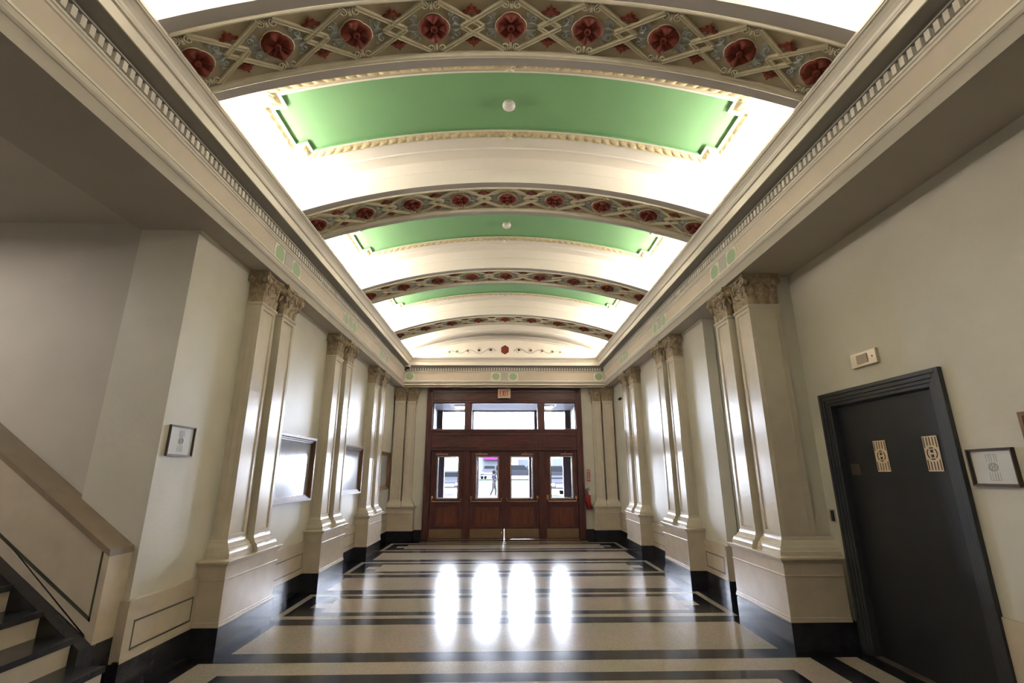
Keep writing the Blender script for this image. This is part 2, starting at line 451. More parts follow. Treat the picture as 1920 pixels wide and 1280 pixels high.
# arch ribs ----------------------------------------------------
def rib_structure(y0, full):
    f = vm(y0, RR)
    pr = [(-0.36, -0.34), (-0.36, -0.185), (-0.355, -0.180), (-0.36, -0.175), (-0.36, 0.0), (-0.262, 0.0), (-0.262, 0.010), (-0.252, 0.016), (-0.238, 0.012), (-0.232, 0.0), (-0.226, -0.006), (-0.226, -0.022),
          (0.226, -0.022), (0.226, -0.006), (0.234, 0.002), (0.240, 0.016), (0.256, 0.020), (0.268, 0.012), (0.272, 0.0), (0.36, 0.0), (0.36, -0.175), (0.355, -0.180), (0.36, -0.185), (0.36, -0.34)]
    mt = ['vault'] * 4 + ['rib_grey'] + ['rib_mould'] * 6 + ['relief'] + ['rib_mould'] * 6 + ['rib_grey'] + ['vault'] * 4
    mb = MB(f); n = 40; L = 2.75
    for i in range(len(pr) - 1):
        mb.rings([[(-L + 2 * L * k / n, pr[i][0], pr[i][1]), (-L + 2 * L * k / n, pr[i + 1][0], pr[i + 1][1])] for k in range(n + 1)], mt[i], close=False, smooth=False)
    return mb
def rosette_mesh(f, s0):
    mb = MB(f); n = 64; rs = []
    for t, h in ((1.0, -0.022), (1.0, -0.004), (0.94, 0.010), (0.78, 0.016), (0.58, 0.006), (0.36, 0.000), (0.22, -0.004)):
        ring = []
        for k in range(n):
            a = 2 * pi * k / n
            R = 0.100 * (1 + 0.13 * abs(cos(2 * a)) ** 0.7 + 0.05 * abs(sin(2 * a)) ** 6)
            hh = h + (0.006 * cos(8 * a) if 0.3 < t < 0.97 else 0) + (0.010 * cos(4 * a) if 0.5 < t < 0.99 else 0)
            ring.append((s0 + t * R * cos(a), t * R * sin(a), hh))
        rs.append(ring)
    mb.rings(rs, 'red', caps=True)
    mb.tube([(s0 + 0.104 * (1 + 0.13 * abs(cos(2 * a)) ** 0.7) * cos(a), 0.104 * (1 + 0.13 * abs(cos(2 * a)) ** 0.7) * sin(a), -0.014) for a in [2 * pi * k / 40 for k in range(40)]], 0.005, 'lattice', n=5, closed=True)
    prof = [(0.026, -0.006), (0.026, 0.012), (0.018, 0.019), (0.008, 0.014)]
    mb.rings([[(s0 + r * cos(2 * pi * k / 16), r * sin(2 * pi * k / 16), h) for k in range(16)] for r, h in prof], 'red', caps=True)
    return mb
def spiral(mb, c0, c1, R, hand, start, h, m, turns=1.4, r=0.0055, ext=None):
    pts = []
    K = 18
    for k in range(K + 1):
        t = k / K; a = start + hand * 2 * pi * turns * t; q = R * (1 - 0.82 * t)
        pts.append((c0 + q * cos(a), c1 + q * sin(a), h))
    if ext: pts = ext + pts
    mb.tube(pts, r, m, n=5)
SP = 0.59
def bar(mb, a, b, w, h0, h1, m):
    dx, dy = b[0] - a[0], b[1] - a[1]; L = sqrt(dx * dx + dy * dy); nx, ny = -dy / L * w / 2, dx / L * w / 2
    mb.prism([(a[0] + nx, a[1] + ny), (b[0] + nx, b[1] + ny), (b[0] - nx, b[1] - ny), (a[0] - nx, a[1] - ny)], h0, h1, m)
def make_rib(y0, label):
    root = thing('arch_rib', label, 'ceiling arch', (0, y0, 0), 'painted arches across the vault')
    f = vm(0, RR)
    s_ = rib_structure(0, True).build('arch_band', root)
    g = -0.022
    for k in range(-5, 5):
        c0 = (k + 0.5) * SP
        if abs(c0) > 2.66: continue
        lat = MB(f)
        for sg in (-1, 1):
            for vv in (-1, 1):
                ap = (c0 + sg * 0.085, 0.0); en = (c0 - sg * 0.245, vv * 0.205)
                h = 0.004 if sg * vv > 0 else 0.0015
                bar(lat, ap, en, 0.036, g, g + 0.012 + h, 'lattice')
                d = Vector((en[0] - ap[0], en[1] - ap[1])).normalized(); nrm = Vector((-d.y, d.x))
                for o in (-0.012, 0.012):
                    bar(lat, (ap[0] + nrm.x * o, ap[1] + nrm.y * o), (en[0] + nrm.x * o, en[1] + nrm.y * o), 0.006, g + 0.01, g + 0.018 + h, 'lattice')
        lat.build('lattice_knot', root)
        for vv in (-1, 1):
            bm_ = MB(f); cv = vv * 0.125
            base = [(0, -0.03), (0.022, -0.012), (0.05, -0.02), (0.074, -0.004), (0.046, 0.004), (0.03, 0.030), (0.018, 0.026), (0, 0.058)]
            poly = base + [(-x, y) for x, y in base[::-1][1:-1]]
            bm_.prism([(c0 + x * 0.95, cv + vv * y) for x, y in poly], g, g + 0.016, 'bud')
            bm_.prism([(c0 + x * 0.45, cv + vv * (y * 0.6 + 0.006)) for x, y in poly], g + 0.016, g + 0.024, 'bud')
            bm_.build('flower_bud', root)
    for k in range(-4, 5):
        c0 = k * SP
        rosette_mesh(f, c0).build('rosette', root)
        for sg in (-1, 1):
            fol = MB(f)
            for vv in (-1, 1):
                spiral(fol, c0 + sg * 0.175, vv * 0.062, 0.026, -sg * vv, -pi / 2 * vv, g + 0.006, 'foliage', r=0.006)
                fol.tube([(c0 + sg * 0.12, vv * 0.02, g + 0.004), (c0 + sg * 0.16, vv * 0.03, g + 0.008), (c0 + sg * 0.20, vv * 0.012, g + 0.006)], [0.004, 0.011, 0.003], 'foliage', n=5)
                spiral(fol, c0 + sg * 0.135, vv * 0.098, 0.016, sg * vv, 0, g + 0.006, 'foliage', r=0.0045)
            # grey wash leaf shape behind the curls
            pts = [(0.105, 0.02), (0.13, 0.085), (0.165, 0.092), (0.19, 0.05), (0.208, 0.0), (0.19, -0.05), (0.165, -0.092), (0.13, -0.085), (0.105, -0.02)]
            fol.prism([(c0 + sg * x, y) for x, y in pts], g - 0.001, g + 0.002, 'foliage')
            fol.build('foliage_spray', root)
        for vv in (-1, 1):
            scr = MB(f)
            for sg in (-1, 1): spiral(scr, c0 + sg * 0.046, vv * 0.178, 0.030, sg * vv, pi / 2 * vv, g + 0.010, 'lattice', r=0.007)
            scr.prism([(c0 - 0.010, vv * 0.19), (c0 + 0.010, vv * 0.19), (c0 + 0.006, vv * 0.155), (c0 - 0.006, vv * 0.155)], g, g + 0.016, 'lattice')
            for q in (-0.006, 0.006):
                scr.tube([(c0 + q, vv * 0.15, g + 0.012), (c0 + q * 1.4, vv * 0.205, g + 0.012)], 0.004, 'lattice', n=5)
            scr.build('scroll_pair', root)
    return root
ribA = make_rib(RC[0], 'nearest painted arch with large red rosettes, at the top of the picture')
labs = ['second painted arch from the camera, above the nearest capitals', 'third painted arch from the camera, between two green panels', 'farthest painted arch, just before the scrolled lunette']
for y0, lb in zip(RC[1:], labs):
    r = copy_tree(ribA); r.location = (0, y0, 0); r['label'] = lb
for y0 in (-4.39, -1.97, 0.45):
    o = rib_structure(y0, False); o.fn = vm(y0, RR); struct(o.build('trim_2'))

# green ceiling panels ------------------------------------------
def outline(d):
    a, b_, c_, e_ = 2.115 + d, 0.385 + d, 2.235 + d, 0.24 + d
    base = [(-a, -b_), (a, -b_), (a, -e_), (c_, -e_), (c_, e_), (a, e_), (a, b_), (-a, b_), (-a, e_), (-c_, e_), (-c_, -e_), (-a, -e_)]
    return base
def dense(poly_fn, d, step):
    p0 = outline(0); p = outline(d); res = []
    for i in range(len(p)):
        j = (i + 1) % len(p)
        L = sqrt((p0[j][0] - p0[i][0]) ** 2 + (p0[j][1] - p0[i][1]) ** 2); n = max(1, int(round(L / step)))
        for k in range(n):
            t = k / n; res.append((p[i][0] + (p[j][0] - p[i][0]) * t, p[i][1] + (p[j][1] - p[i][1]) * t))
    return res
def green_panel(yc, label):
    root = thing('ceiling_panel', label, 'ceiling panel', (0, yc, 0), 'green panels between the arches')
    f = vm(0, RV)
    g = MB(f); n = 40
    for (c0, e0, h) in ((2.115, 0.385, 0.004), (2.235, 0.24, 0.005)):
        g.rings([[(-c0 + 2 * c0 * k / n, -e0, h), (-c0 + 2 * c0 * k / n, e0, h)] for k in range(n + 1)], 'green', close=False)
    g.build('green_field', root)
    fr = MB(f); step = 0.12
    prf = [(0.0, 0.0, 'green'), (0.0, 0.026, 'trim'), (0.022, 0.029, 'trim'), (0.026, 0.018, 'trim'), (0.15, 0.018, 'trim'), (0.158, 0.0, 'trim')]
    for i in range(len(prf) - 1):
        a = dense(None, prf[i][0], step); b_ = dense(None, prf[i + 1][0], step)
        ra = [(p[0], p[1], prf[i][1]) for p in a]; rb = [(p[0], p[1], prf[i + 1][1]) for p in b_]
        fr.rings([ra, rb], prf[i][2], smooth=False)
    fr.build('panel_frame', root)
    bd = MB(f); step = 0.0135
    A = dense(None, 0.034, step); B = dense(None, 0.130, step); n = len(A); rs = []
    for i in range(n):
        ph = (i * step) % 0.095 / 0.095
        amp = 0.7 + 0.35 * sin(pi * ph) if ph < 0.86 else 0.45
        ring = []
        for q in range(7):
            t = q / 6; hh = 0.018 + 0.026 * sin(pi * t) * amp * (1 + 0.18 * cos(6 * pi * t))
            ring.append((A[i][0] + (B[i][0] - A[i][0]) * t, A[i][1] + (B[i][1] - A[i][1]) * t, hh))
        rs.append(ring)
    rs.append(rs[0]); bd.rings(rs, 'bead', close=False)
    bd.build('leaf_moulding', root)
    # small cross ribbon at the crown
    cb = MB(f)
    for vv in (-1, 1):
        for sg in (-1, 1): cb.tube([(sg * 0.04, vv * 0.42, 0.05), (0.0, vv * 0.465, 0.066), (-sg * 0.04, vv * 0.51, 0.05)], 0.009, 'lattice', n=6)
    cb.build('ribbon_cross', root)
    return root
gp = green_panel(4.02, 'nearest green ceiling panel, with a white smoke detector on it')
for yc, lb in ((6.45, 'second green ceiling panel from the camera, beyond the second painted arch'), (8.88, 'farthest green ceiling panel, seen as a thin sliver')):
    r = copy_tree(gp); r.location = (0, yc, 0); r['label'] = lb
r = copy_tree(gp); r.location = (0, 1.66, 0); r['label'] = 'green ceiling panel almost directly overhead, before the nearest painted arch'
# faint raised lines on the vault bays
ln = MB(vm(0)); n = 40
for yc in (1.66, 4.08, 6.50, 8.92, 11.3):
    for dv in (-0.67, 0.67):
        ln.rings([[(-2.8 + 5.6 * k / n, yc + dv - 0.016, 0.0), (-2.8 + 5.6 * k / n, yc + dv - 0.008, 0.012), (-2.8 + 5.6 * k / n, yc + dv + 0.008, 0.012), (-2.8 + 5.6 * k / n, yc + dv + 0.02, 0)] for k in range(n + 1)], 'vault', close=False, smooth=False)
struct(ln.build('trim_3'))

# smoke detectors
def smoke(y, lb):
    z = ZC + RV; m_ = MB()
    m_.lathe([(0.052, 0.0), (0.052, -0.03), (0.066, -0.036), (0.066, -0.052), (0.060, -0.056)], (0, y, z), 'white')
    o = MB(); root = thing('smoke_detector', lb, 'smoke detector', (0, y, z))
    mm = MB(); mm.lathe([(0.05, 0.0), (0.052, -0.028), (0.064, -0.034), (0.066, -0.05)], (0, 0, 0), 'white'); mm.build('base', root)
    mm = MB(); mm.lathe([(0.056, -0.05), (0.056, -0.054)], (0, 0, 0), 'dark'); mm.build('vent_ring', root)
    mm = MB(); mm.lathe([(0.062, -0.054), (0.060, -0.066), (0.044, -0.080), (0.02, -0.084)], (0, 0, 0), 'white'); mm.build('cover', root)
smoke(4.03, 'round white smoke detector in the middle of the nearest green panel')
smoke(6.45, 'small round white smoke detector on the second green panel, half hidden by the second arch')

# ------------------------------------------------------------------ lunette
LR = 7.4
def lz(x, crown=4.975): return crown - LR + sqrt(LR * LR - x * x)
lu = thing('lunette', 'arched cream lunette with a red hexagon and scrolling vine over the entrance', 'lunette', (0, YE, 4.45))
def L_(mb, n, parent): o = mb.build(n, parent); return o
off = lambda x, y, z: (x, y - YE, z - 4.45)
m_ = MB(off); n = 40; pts = [(-2.45 + 4.9 * k / n) for k in range(n + 1)]
m_.prism([(x, lz(x)) for x in pts] + [(2.45, 4.42), (-2.45, 4.42)], 12.22, 12.40, 'trim', ax=1)
m_.build('tympanum', lu)
m_ = MB(off)
for (dz0, dz1, y0_) in ((-0.006, 0.028, 12.185), (0.028, 0.062, 12.165), (0.062, 0.085, 12.15)):
    rs = []
    for x in pts:
        rs.append([(x, 12.24, lz(x) + dz0), (x, y0_, lz(x) + dz0), (x, y0_, lz(x) + dz1), (x, 12.24, lz(x) + dz1)])
    m_.rings(rs, 'rib_grey' if dz0 > 0 else 'rib_mould', smooth=False)
m_.build('arch_moulding', lu)
m_ = MB(off); m_.box(-2.4, 2.4, 12.20, 12.24, 4.50, 4.515, 'trim'); m_.build('sill_fillet', lu)
m_ = MB(off); m_.prism([(0.012 + 0.115 * cos(pi / 6 + k * pi / 3), 4.70 + 0.125 * sin(pi / 6 + k * pi / 3)) for k in range(6)], 12.20, 12.225, 'red', ax=1); m_.build('hexagon', lu)
vine = MB(off)
cs = [(0.37, 4.70, 0.075), (0.68, 4.69, 0.065), (0.98, 4.675, 0.058), (1.26, 4.655, 0.046), (1.46, 4.64, 0.036)]
for sg in (-1, 1):
    pts_ = []
    for k in range(60):
        t = k / 59; x = 0.24 + t * 1.42; A_ = 0.075 * (1 - 0.75 * t)
        pts_.append((0.01 + sg * x, 12.212, 4.675 - 0.045 * t + A_ * sin((x - 0.24) * 2 * pi / 0.62 * (1 + 0.25 * t))))
    vine.tube(pts_, [0.011 * (1 - 0.6 * k / 59) for k in range(60)], 'foliage', n=5)
    for i, (x, z, R) in enumerate(cs):
        P_ = []
        for k in range(16):
            t = k / 15; a = (0.5 if i % 2 else -0.5) * pi + (1 if i % 2 else -1) * 2 * pi * 0.85 * t
            P_.append((0.01 + sg * (x + R * (1 - 0.35 * t) * cos(a)), 12.212, z + R * (1 - 0.35 * t) * sin(a)))
        vine.tube(P_, 0.007, 'foliage', n=5)
        q = MB(off); q.lathe([(R * 0.45, 0.0), (R * 0.42, -0.012), (R * 0.2, -0.018)], (0.01 + sg * x, 12.222, z), 'red', ax=1, n=14); q.build('red_berry', lu)
vine.build('vine_scroll', lu)

# ------------------------------------------------------------------ pilasters
def recess_slab(mb, f, u0, u1, w, z0, z1, mg, dep, m, back=0.0):
    # shaft strip with sunk panel on its front face; local (u, w, z)
    a, b_, c_, d_ = u0 + mg, u1 - mg, z0 + mg * 0.9, z1 - mg * 1.1
    bx = lambda *q: mb.box(*q, m)
    V = lambda u, ww, z: (u, ww, z)
    # sides, top, back
    mb.add([V(u0, back, z0), V(u0, w, z0), V(u0, w, z1), V(u0, back, z1)], [(0, 1, 2, 3)], m)
    mb.add([V(u1, back, z0), V(u1, w, z0), V(u1, w, z1), V(u1, back, z1)], [(0, 1, 2, 3)], m)
    mb.add([V(u0, back, z1), V(u1, back, z1), V(u1, w, z1), V(u0, w, z1)], [(0, 1, 2, 3)], m)
    for q in (((u0, z0), (u1, z0), (b_, c_), (a, c_)), ((u1, z0), (u1, z1), (b_, d_), (b_, c_)), ((u1, z1), (u0, z1), (a, d_), (b_, d_)), ((u0, z1), (u0, z0), (a, c_), (a, d_))):
        mb.add([V(p[0], w, p[1]) for p in q], [(0, 1, 2, 3)], m)
    e = 0.006
    for q in (((a, c_), (b_, c_)), ((b_, c_), (b_, d_)), ((b_, d_), (a, d_)), ((a, d_), (a, c_))):
        (p1, p2) = q
        def ins(p): return (p[0] + (e if p[0] == a else -e), p[1] + (e if p[1] == c_ else -e))
        i1, i2 = ins(p1), ins(p2)
        mb.add([V(p1[0], w, p1[1]), V(p2[0], w, p2[1]), V(i2[0], w - dep, i2[1]), V(i1[0], w - dep, i1[1])], [(0, 1, 2, 3)], m)
    mb.add([V(a + e, w - dep, c_ + e), V(b_ - e, w - dep, c_ + e), V(b_ - e, w - dep, d_ - e), V(a + e, w - dep, d_ - e)], [(0, 1, 2, 3)], m)

def leaf(mb, uc, z0, hgt, wid, w, out, face, m='capital'):
    # acanthus leaf: grid bending outwards at the tip. face(u, w, z) maps local coords
    rs = []; nz = 7
    for i in range(nz + 1):
        t = i / nz
        ww = wid * (0.55 + 0.75 * sin(pi * min(1, t * 0.95 + 0.05)) * (1 + 0.22 * cos(t * 6 * pi))) * (1 if t < 0.85 else 0.75)
        z = z0 + hgt * (t if t < 0.85 else 0.85 + (t - 0.85) * 0.2); o = 0.004 + out * t ** 3
        if t > 0.9: z -= 0.006
        ring = []
        for q in range(5):
            x = (q - 2) / 2
            ring.append(face(uc + x * ww / 2, w + o + 0.010 * (1 - abs(x)) - 0.006 * abs(x), z))
        rs.append(ring)
    mb.rings(rs, m, close=False)

def capital(root, u0, u1, w, fx, sides=(True, True), back=0.0, sidevol=False):
    z0, z1 = 3.345, 3.71
    mb = MB(fx)
    mb.box(u0 - 0.012, u1 + 0.012, back, w + 0.012, z0 - 0.004, z0 + 0.018, 'pil')
    mb.box(u0 - 0.006, u1 + 0.006, back, w + 0.006, z0 - 0.014, z0 - 0.004, 'pil')
    # bell
    rs = []
    for z, e in ((z0 + 0.018, 0.0), (z0 + 0.16, 0.002), (z0 + 0.25, 0.014), (z1 - 0.055, 0.032)):
        rs.append([(u0 - e, back, z), (u0 - e, w + e, z), (u1 + e, w + e, z), (u1 + e, back, z)])
    mb.rings(rs, 'capital', close=False, smooth=False)
    # abacus: concave front, moulded
    for za, zb, e in ((z1 - 0.058, z1 - 0.042, 0.030), (z1 - 0.042, z1 - 0.026, 0.042), (z1 - 0.026, z1 - 0.001, 0.060)):
        poly = []
        nseg = 10
        for k in range(nseg + 1):
            t = k / nseg; poly.append((u0 - e + (u1 - u0 + 2 * e) * t, w + e - 0.035 * sin(pi * t)))
        poly = [(u0 - e, back)] + poly + [(u1 + e, back)]
        mb.prism(poly, za, zb, 'capital')
    W = u1 - u0; front = lambda u, ww, z: (u, ww, z)
    for i in range(3): leaf(mb, u0 + W * (i + 0.5) / 3, z0 + 0.02, 0.12, W / 3 * 0.85, w, 0.03, front)
    for i in range(2): leaf(mb, u0 + W * (i + 1) / 3, z0 + 0.07, 0.15, W / 3 * 0.9, w, 0.038, front)
    for i in (0, 1): leaf(mb, u0 + W * (0.12 + 0.76 * i), z0 + 0.12, 0.14, W * 0.18, w, 0.04, front)
    for sd, uu in ((-1, u0), (1, u1)):
        if not sides[0 if sd < 0 else 1]: continue
        sf = lambda a, o, z, uu=uu, sd=sd: (uu + sd * (o - 0), a, z)
        D = w - back; nl = max(1, int(round(D / 0.11)))
        for i in range(nl): leaf(mb, back + D * (i + 0.5) / nl, z0 + 0.02, 0.12, D / nl * 0.8, 0, 0.028, sf)
        for i in range(nl): leaf(mb, back + D * (i + 0.5) / nl, z0 + 0.10, 0.14, D / nl * 0.55, 0, 0.034, sf)
        mb.tube([(uu + sd * 0.01, back + D * 0.25, z0 + 0.2), (uu + sd * 0.03, back + D * 0.5, z1 - 0.08), (uu + sd * 0.015, back + D * 0.75, z0 + 0.22)], 0.010, 'capital', n=6)
    # helices towards centre and fleuron
    uc = (u0 + u1) / 2
    for sg in (-1, 1):
        pts = []
        for k in range(16):
            t = k / 15; a = pi / 2 + sg * (2 * pi * 1.15 * t)
            q = 0.026 * (1 - 0.7 * t); pts.append((uc + sg * 0.034 + q * cos(a), w + 0.035, z1 - 0.095 + q * sin(a)))
        mb.tube([(uc + sg * 0.075, w + 0.012, z0 + 0.16), (uc + sg * 0.06, w + 0.026, z1 - 0.10)] + pts, 0.0065, 'capital', n=5)
    mb.lathe([(0.012, 0.0), (0.028, 0.012), (0.030, 0.022), (0.014, 0.03)], (uc, w + 0.005, z1 - 0.030), 'capital', ax=1, n=10)
    cap = mb.build('capital', root)
    for sd, uu in ((-1, u0), (1, u1)):
        vb = MB(fx); R = 0.046; cz = z1 - 0.058 - R * 0.75; cu = uu + sd * 0.022; cw = w + 0.030
        # diagonal scroll disc
        pts = []
        K = 30
        for k in range(K + 1):
            t = k / K; a = pi / 2 + sd * 0.0 - sd * 2 * pi * 2.0 * t; q = R * (1 - 0.85 * t)
            pts.append((cu + q * cos(a) * 0.9, cw + 0.022 + 0.006 * t, cz + q * sin(a)))
        stem = [(uu - sd * W * 0.26, w + 0.012, z0 + 0.14), (uu - sd * W * 0.16, w + 0.02, z0 + 0.21), (uu - sd * 0.03, w + 0.036, cz + R * 0.95)]
        vb.tube(stem + pts, [0.007, 0.009, 0.010] + [0.010 * (1 - 0.4 * k / K) for k in range(K + 1)], 'capital', n=6)
        vb.lathe([(R * 0.9, -0.05), (R * 0.86, 0.018), (0.010, 0.022), (0.009, 0.034)], (cu, cw, cz), 'capital', ax=1, n=18)
        # leaf under the volute
        vb.tube([(uu + sd * 0.004, w + 0.012, z0 + 0.15), (cu, cw, cz - R * 1.5), (cu + sd * 0.01, cw + 0.012, cz - R)], [0.014, 0.018, 0.008], 'capital', n=6)
        vb.build('volute', cap)
    if sidevol:
        vb = MB(fx); R = 0.042; cz = z1 - 0.058 - R * 0.75; cw = back + 0.028; K = 26; uu = u0 - 0.034; pts = []
        for k in range(K + 1):
            t = k / K; a = pi / 2 + 2 * pi * 1.9 * t; q = R * (1 - 0.85 * t); pts.append((uu - 0.016 - 0.004 * t, cw + q * cos(a), cz + q * sin(a)))
        vb.tube([(u0 - 0.012, cw + 0.07, z0 + 0.16), (u0 - 0.03, cw + 0.04, cz + R * 0.8)] + pts, 0.009, 'capital', n=6)
        vb.lathe([(0.01, -0.022), (R * 0.86, -0.012), (R * 0.9, 0.04)], (uu, cw, cz), 'capital', ax=0, n=18)
        vb.build('volute', cap)
    return cap

def pilaster(label, loc, fx, ped, strips, back=0.0, sback=0.0, pback=0.0):
    """fx maps local (u along wall, w out of wall, z) to offsets from the root; ped=(u0,u1,w); strips=[(u0,u1,w)]"""
    root = thing('pilaster', label, 'pilaster', loc, 'double pilasters of the hall')
    u0, u1, w = ped
    mb = MB(fx); mb.box(u0 - 0.004, u1 + 0.004, back, w + 0.004, 0, BB - 0.012, 'black'); mb.box(u0 - 0.001, u1 + 0.001, back, w + 0.001, BB - 0.012, BB, 'black')
    mb.build('plinth', root)
    mb = MB(fx)
    back = pback; mb.box(u0, u1, back, w, BB, 0.735, 'dado')
    mb.box(u0 - 0.010, u1 + 0.010, back, w + 0.010, BB, BB + 0.024, 'dado')
    mb.box(u0 - 0.005, u1 + 0.005, back, w + 0.005, BB + 0.024, BB + 0.045, 'dado')
    mb.box(u0 - 0.007, u1 + 0.007, back, w + 0.007, 0.615, 0.632, 'dado')
    for za, zb, e in ((0.735, 0.748, 0.012), (0.748, 0.765, 0.024), (0.765, 0.787, 0.040)):
        mb.box(u0 - e, u1 + e, back, w + e, za, zb, 'dado')
    mb.build('pedestal', root, bevel=0.004)
    back = 0.0
    for (a, b_, ww) in strips:
        sd = MB(fx)
        prof_ = [(0.787, 0.072), (0.822, 0.072), (0.832, 0.064), (0.850, 0.060), (0.866, 0.052), (0.872, 0.040), (0.890, 0.030), (0.908, 0.018), (0.918, 0.010), (0.935, 0.006), (0.95, 0.0)]
        rs = []
        ca = a - 0.072 < u0
        for z, e in prof_:
            ea = min(e, 0.03) if (a - strips[0][0] > 0.1) else e      # inner side joins its neighbour
            eb = min(e, 0.03) if (strips[-1][1] - b_ > 0.1) else e
            rs.append([(a - ea, back, z), (a - ea, ww + e, z), (b_ + eb, ww + e, z), (b_ + eb, back, z)])
        sd.rings(rs, 'pil', close=False, smooth=False)
        sd.build('shaft_base', root)
        sh = MB(fx); recess_slab(sh, None, a, b_, ww, 0.945, 3.345, 0.045, 0.012, 'pil', sback)
        if a == strips[0][0] and ww - sback > 0.12:
            w0_, w1_ = sback + (0.05 if sback == 0 else 0.06), ww - 0.045
            for (p_, q_, r_, t_) in ((w0_, w1_, 3.275, 3.282), (w0_, w1_, 0.99, 0.997), (w0_, w0_ + 0.006, 0.99, 3.282), (w1_ - 0.006, w1_, 0.99, 3.282)): sh.box(a - 0.005, a + 0.002, p_, q_, r_, t_, 'pil')
        sh.build('shaft', root)
        capital(root, a, b_, ww, fx, back=sback, sidevol=(a == strips[0][0]))
    return root

left = lambda u, w_, z: (w_, u, z)
right = lambda u, w_, z: (-w_, u, z)
names = ['nearest', 'second', 'third']
def strips_side(d0): return [(-0.375, -0.045, 0.16), (0.035, 0.375, 0.205)]
ordL = ['nearest left pilaster, beside the stair, with carved gilt capitals', 'second pilaster on the left, between the two large framed boards', 'third pilaster on the left, the slimmest in view next to the end wall']
for i, yc in enumerate(PC):
    pilaster(ordL[i], (-WX, yc, 0), left, (-0.52, 0.52, 0.26), strips_side(0))
ordR = ['nearest right pilaster, beside the black elevator', 'second pilaster on the right, beyond the recess', 'third pilaster on the right, next to the fire extinguisher corner']
for i, yc in enumerate(PC):
    if i == 0:
        pilaster(ordR[i], (EX, yc, 0), right, (-0.52, 0.52, 0.62), [(-0.375, -0.045, 0.52), (0.035, 0.375, 0.565)], sback=0.17, pback=0.056)
    else:
        pilaster(ordR[i], (WX, yc, 0), right, (-0.52, 0.52, 0.26), strips_side(0))
for s, lb in ((-1, 'corner pilaster to the left of the wooden entrance doors'), (1, 'corner pilaster to the right of the entrance doors, behind the extinguisher')):
    fe = (lambda u, w_, z, s=s: (s * u, -w_, z))
    pilaster(lb, (0, YW, 0), fe, (2.20, 2.83, 0.28), [(2.285, 2.50, 0.14), (2.54, 2.80, 0.20)])

# ------------------------------------------------------------------ entrance
DY = 12.55
DO = sempty('trim_4')     # wooden surround
f_ = MB()
f_.box(-2.0, -1.86, 12.46, 12.70, 0, 3.72, 'wood'); f_.box(1.86, 2.0, 12.46, 12.70, 0, 3.72, 'wood')
f_.box(-2.012, -1.96, 12.44, 12.5, 0, 3.72, 'wood'); f_.box(1.96, 2.012, 12.44, 12.5, 0, 3.72, 'wood')
for x in (-0.945, 0.955): f_.box(x - 0.085, x + 0.085, 12.49, 12.68, 0, 2.64, 'wood'); f_.box(x - 0.055, x + 0.055, 12.475, 12.5, 0, 2.14, 'wood'); f_.box(x - 0.07, x + 0.07, 12.49, 12.68, 2.6, 3.36, 'wood'); f_.box(x - 0.04, x + 0.04, 12.475, 12.5, 2.66, 3.32, 'wood')
for x0_, x1_ in ((-1.90, -1.82), (1.82, 1.90), (-1.06, -0.83), (0.84, 1.07)): f_.box(x0_, x1_, 12.588, 12.66, 0.0, 2.14, 'wood')
f_.box(-1.9, 1.9, 12.588, 12.66, 2.08, 2.14, 'wood')
f_.build('jamb', DO, bevel=0.004)
f_ = MB()
f_.box(-1.87, 1.87, 12.494, 12.675, 2.11, 2.64, 'wood_h'); f_.box(-1.87, 1.87, 12.47, 12.50, 2.115, 2.155, 'wood_h'); f_.box(-1.87, 1.87, 12.478, 12.50, 2.19, 2.21, 'wood_h')
f_.box(-1.87, 1.87, 12.478, 12.50, 2.50, 2.53, 'wood_h'); f_.box(-1.87, 1.87, 12.465, 12.50, 2.60, 2.635, 'wood_h')
f_.build('transom_rail', DO, bevel=0.004)
f_ = MB(); f_.box(-1.96, 1.96, 12.48, 12.68, 3.345, 3.72, 'wood_h'); f_.box(-1.96, 1.96, 12.46, 12.49, 3.60, 3.66, 'wood_h'); f_.box(-1.96, 1.96, 12.465, 12.49, 3.40, 3.43, 'wood_h')
f_.build('head_rail', DO, bevel=0.004)
for i, (x0, x1) in enumerate(((-1.86, -1.015), (-0.875, 0.885), (1.025, 1.86))):
    wn = sempty('window_%d' % (i + 1))
    q = MB(); t = 0.022
    for (a, b_, c_, d_) in ((x0, x1, 2.64, 2.64 + t), (x0, x1, 3.345 - t, 3.345), (x0, x0 + t, 2.64, 3.345), (x1 - t, x1, 2.64, 3.345)):
        q.box(a, b_, 12.53, 12.60, c_, d_, 'wood')
    q.build('window_frame', wn)
    q = MB(); t2 = t + 0.01
    for (a, b_, c_, d_) in ((x0 + t, x1 - t, 2.64 + t, 2.64 + t2), (x0 + t, x0 + t2, 2.64 + t, 3.345 - t)):
        q.box(a, b_, 12.56, 12.60, c_, d_, 'bead_white')
    q.build('glazing_bead', wn)
    q = MB(); q.box(x0 + t, x1 - t, 12.570, 12.574, 2.64 + t, 3.345 - t, 'glass'); q.build('pane', wn)

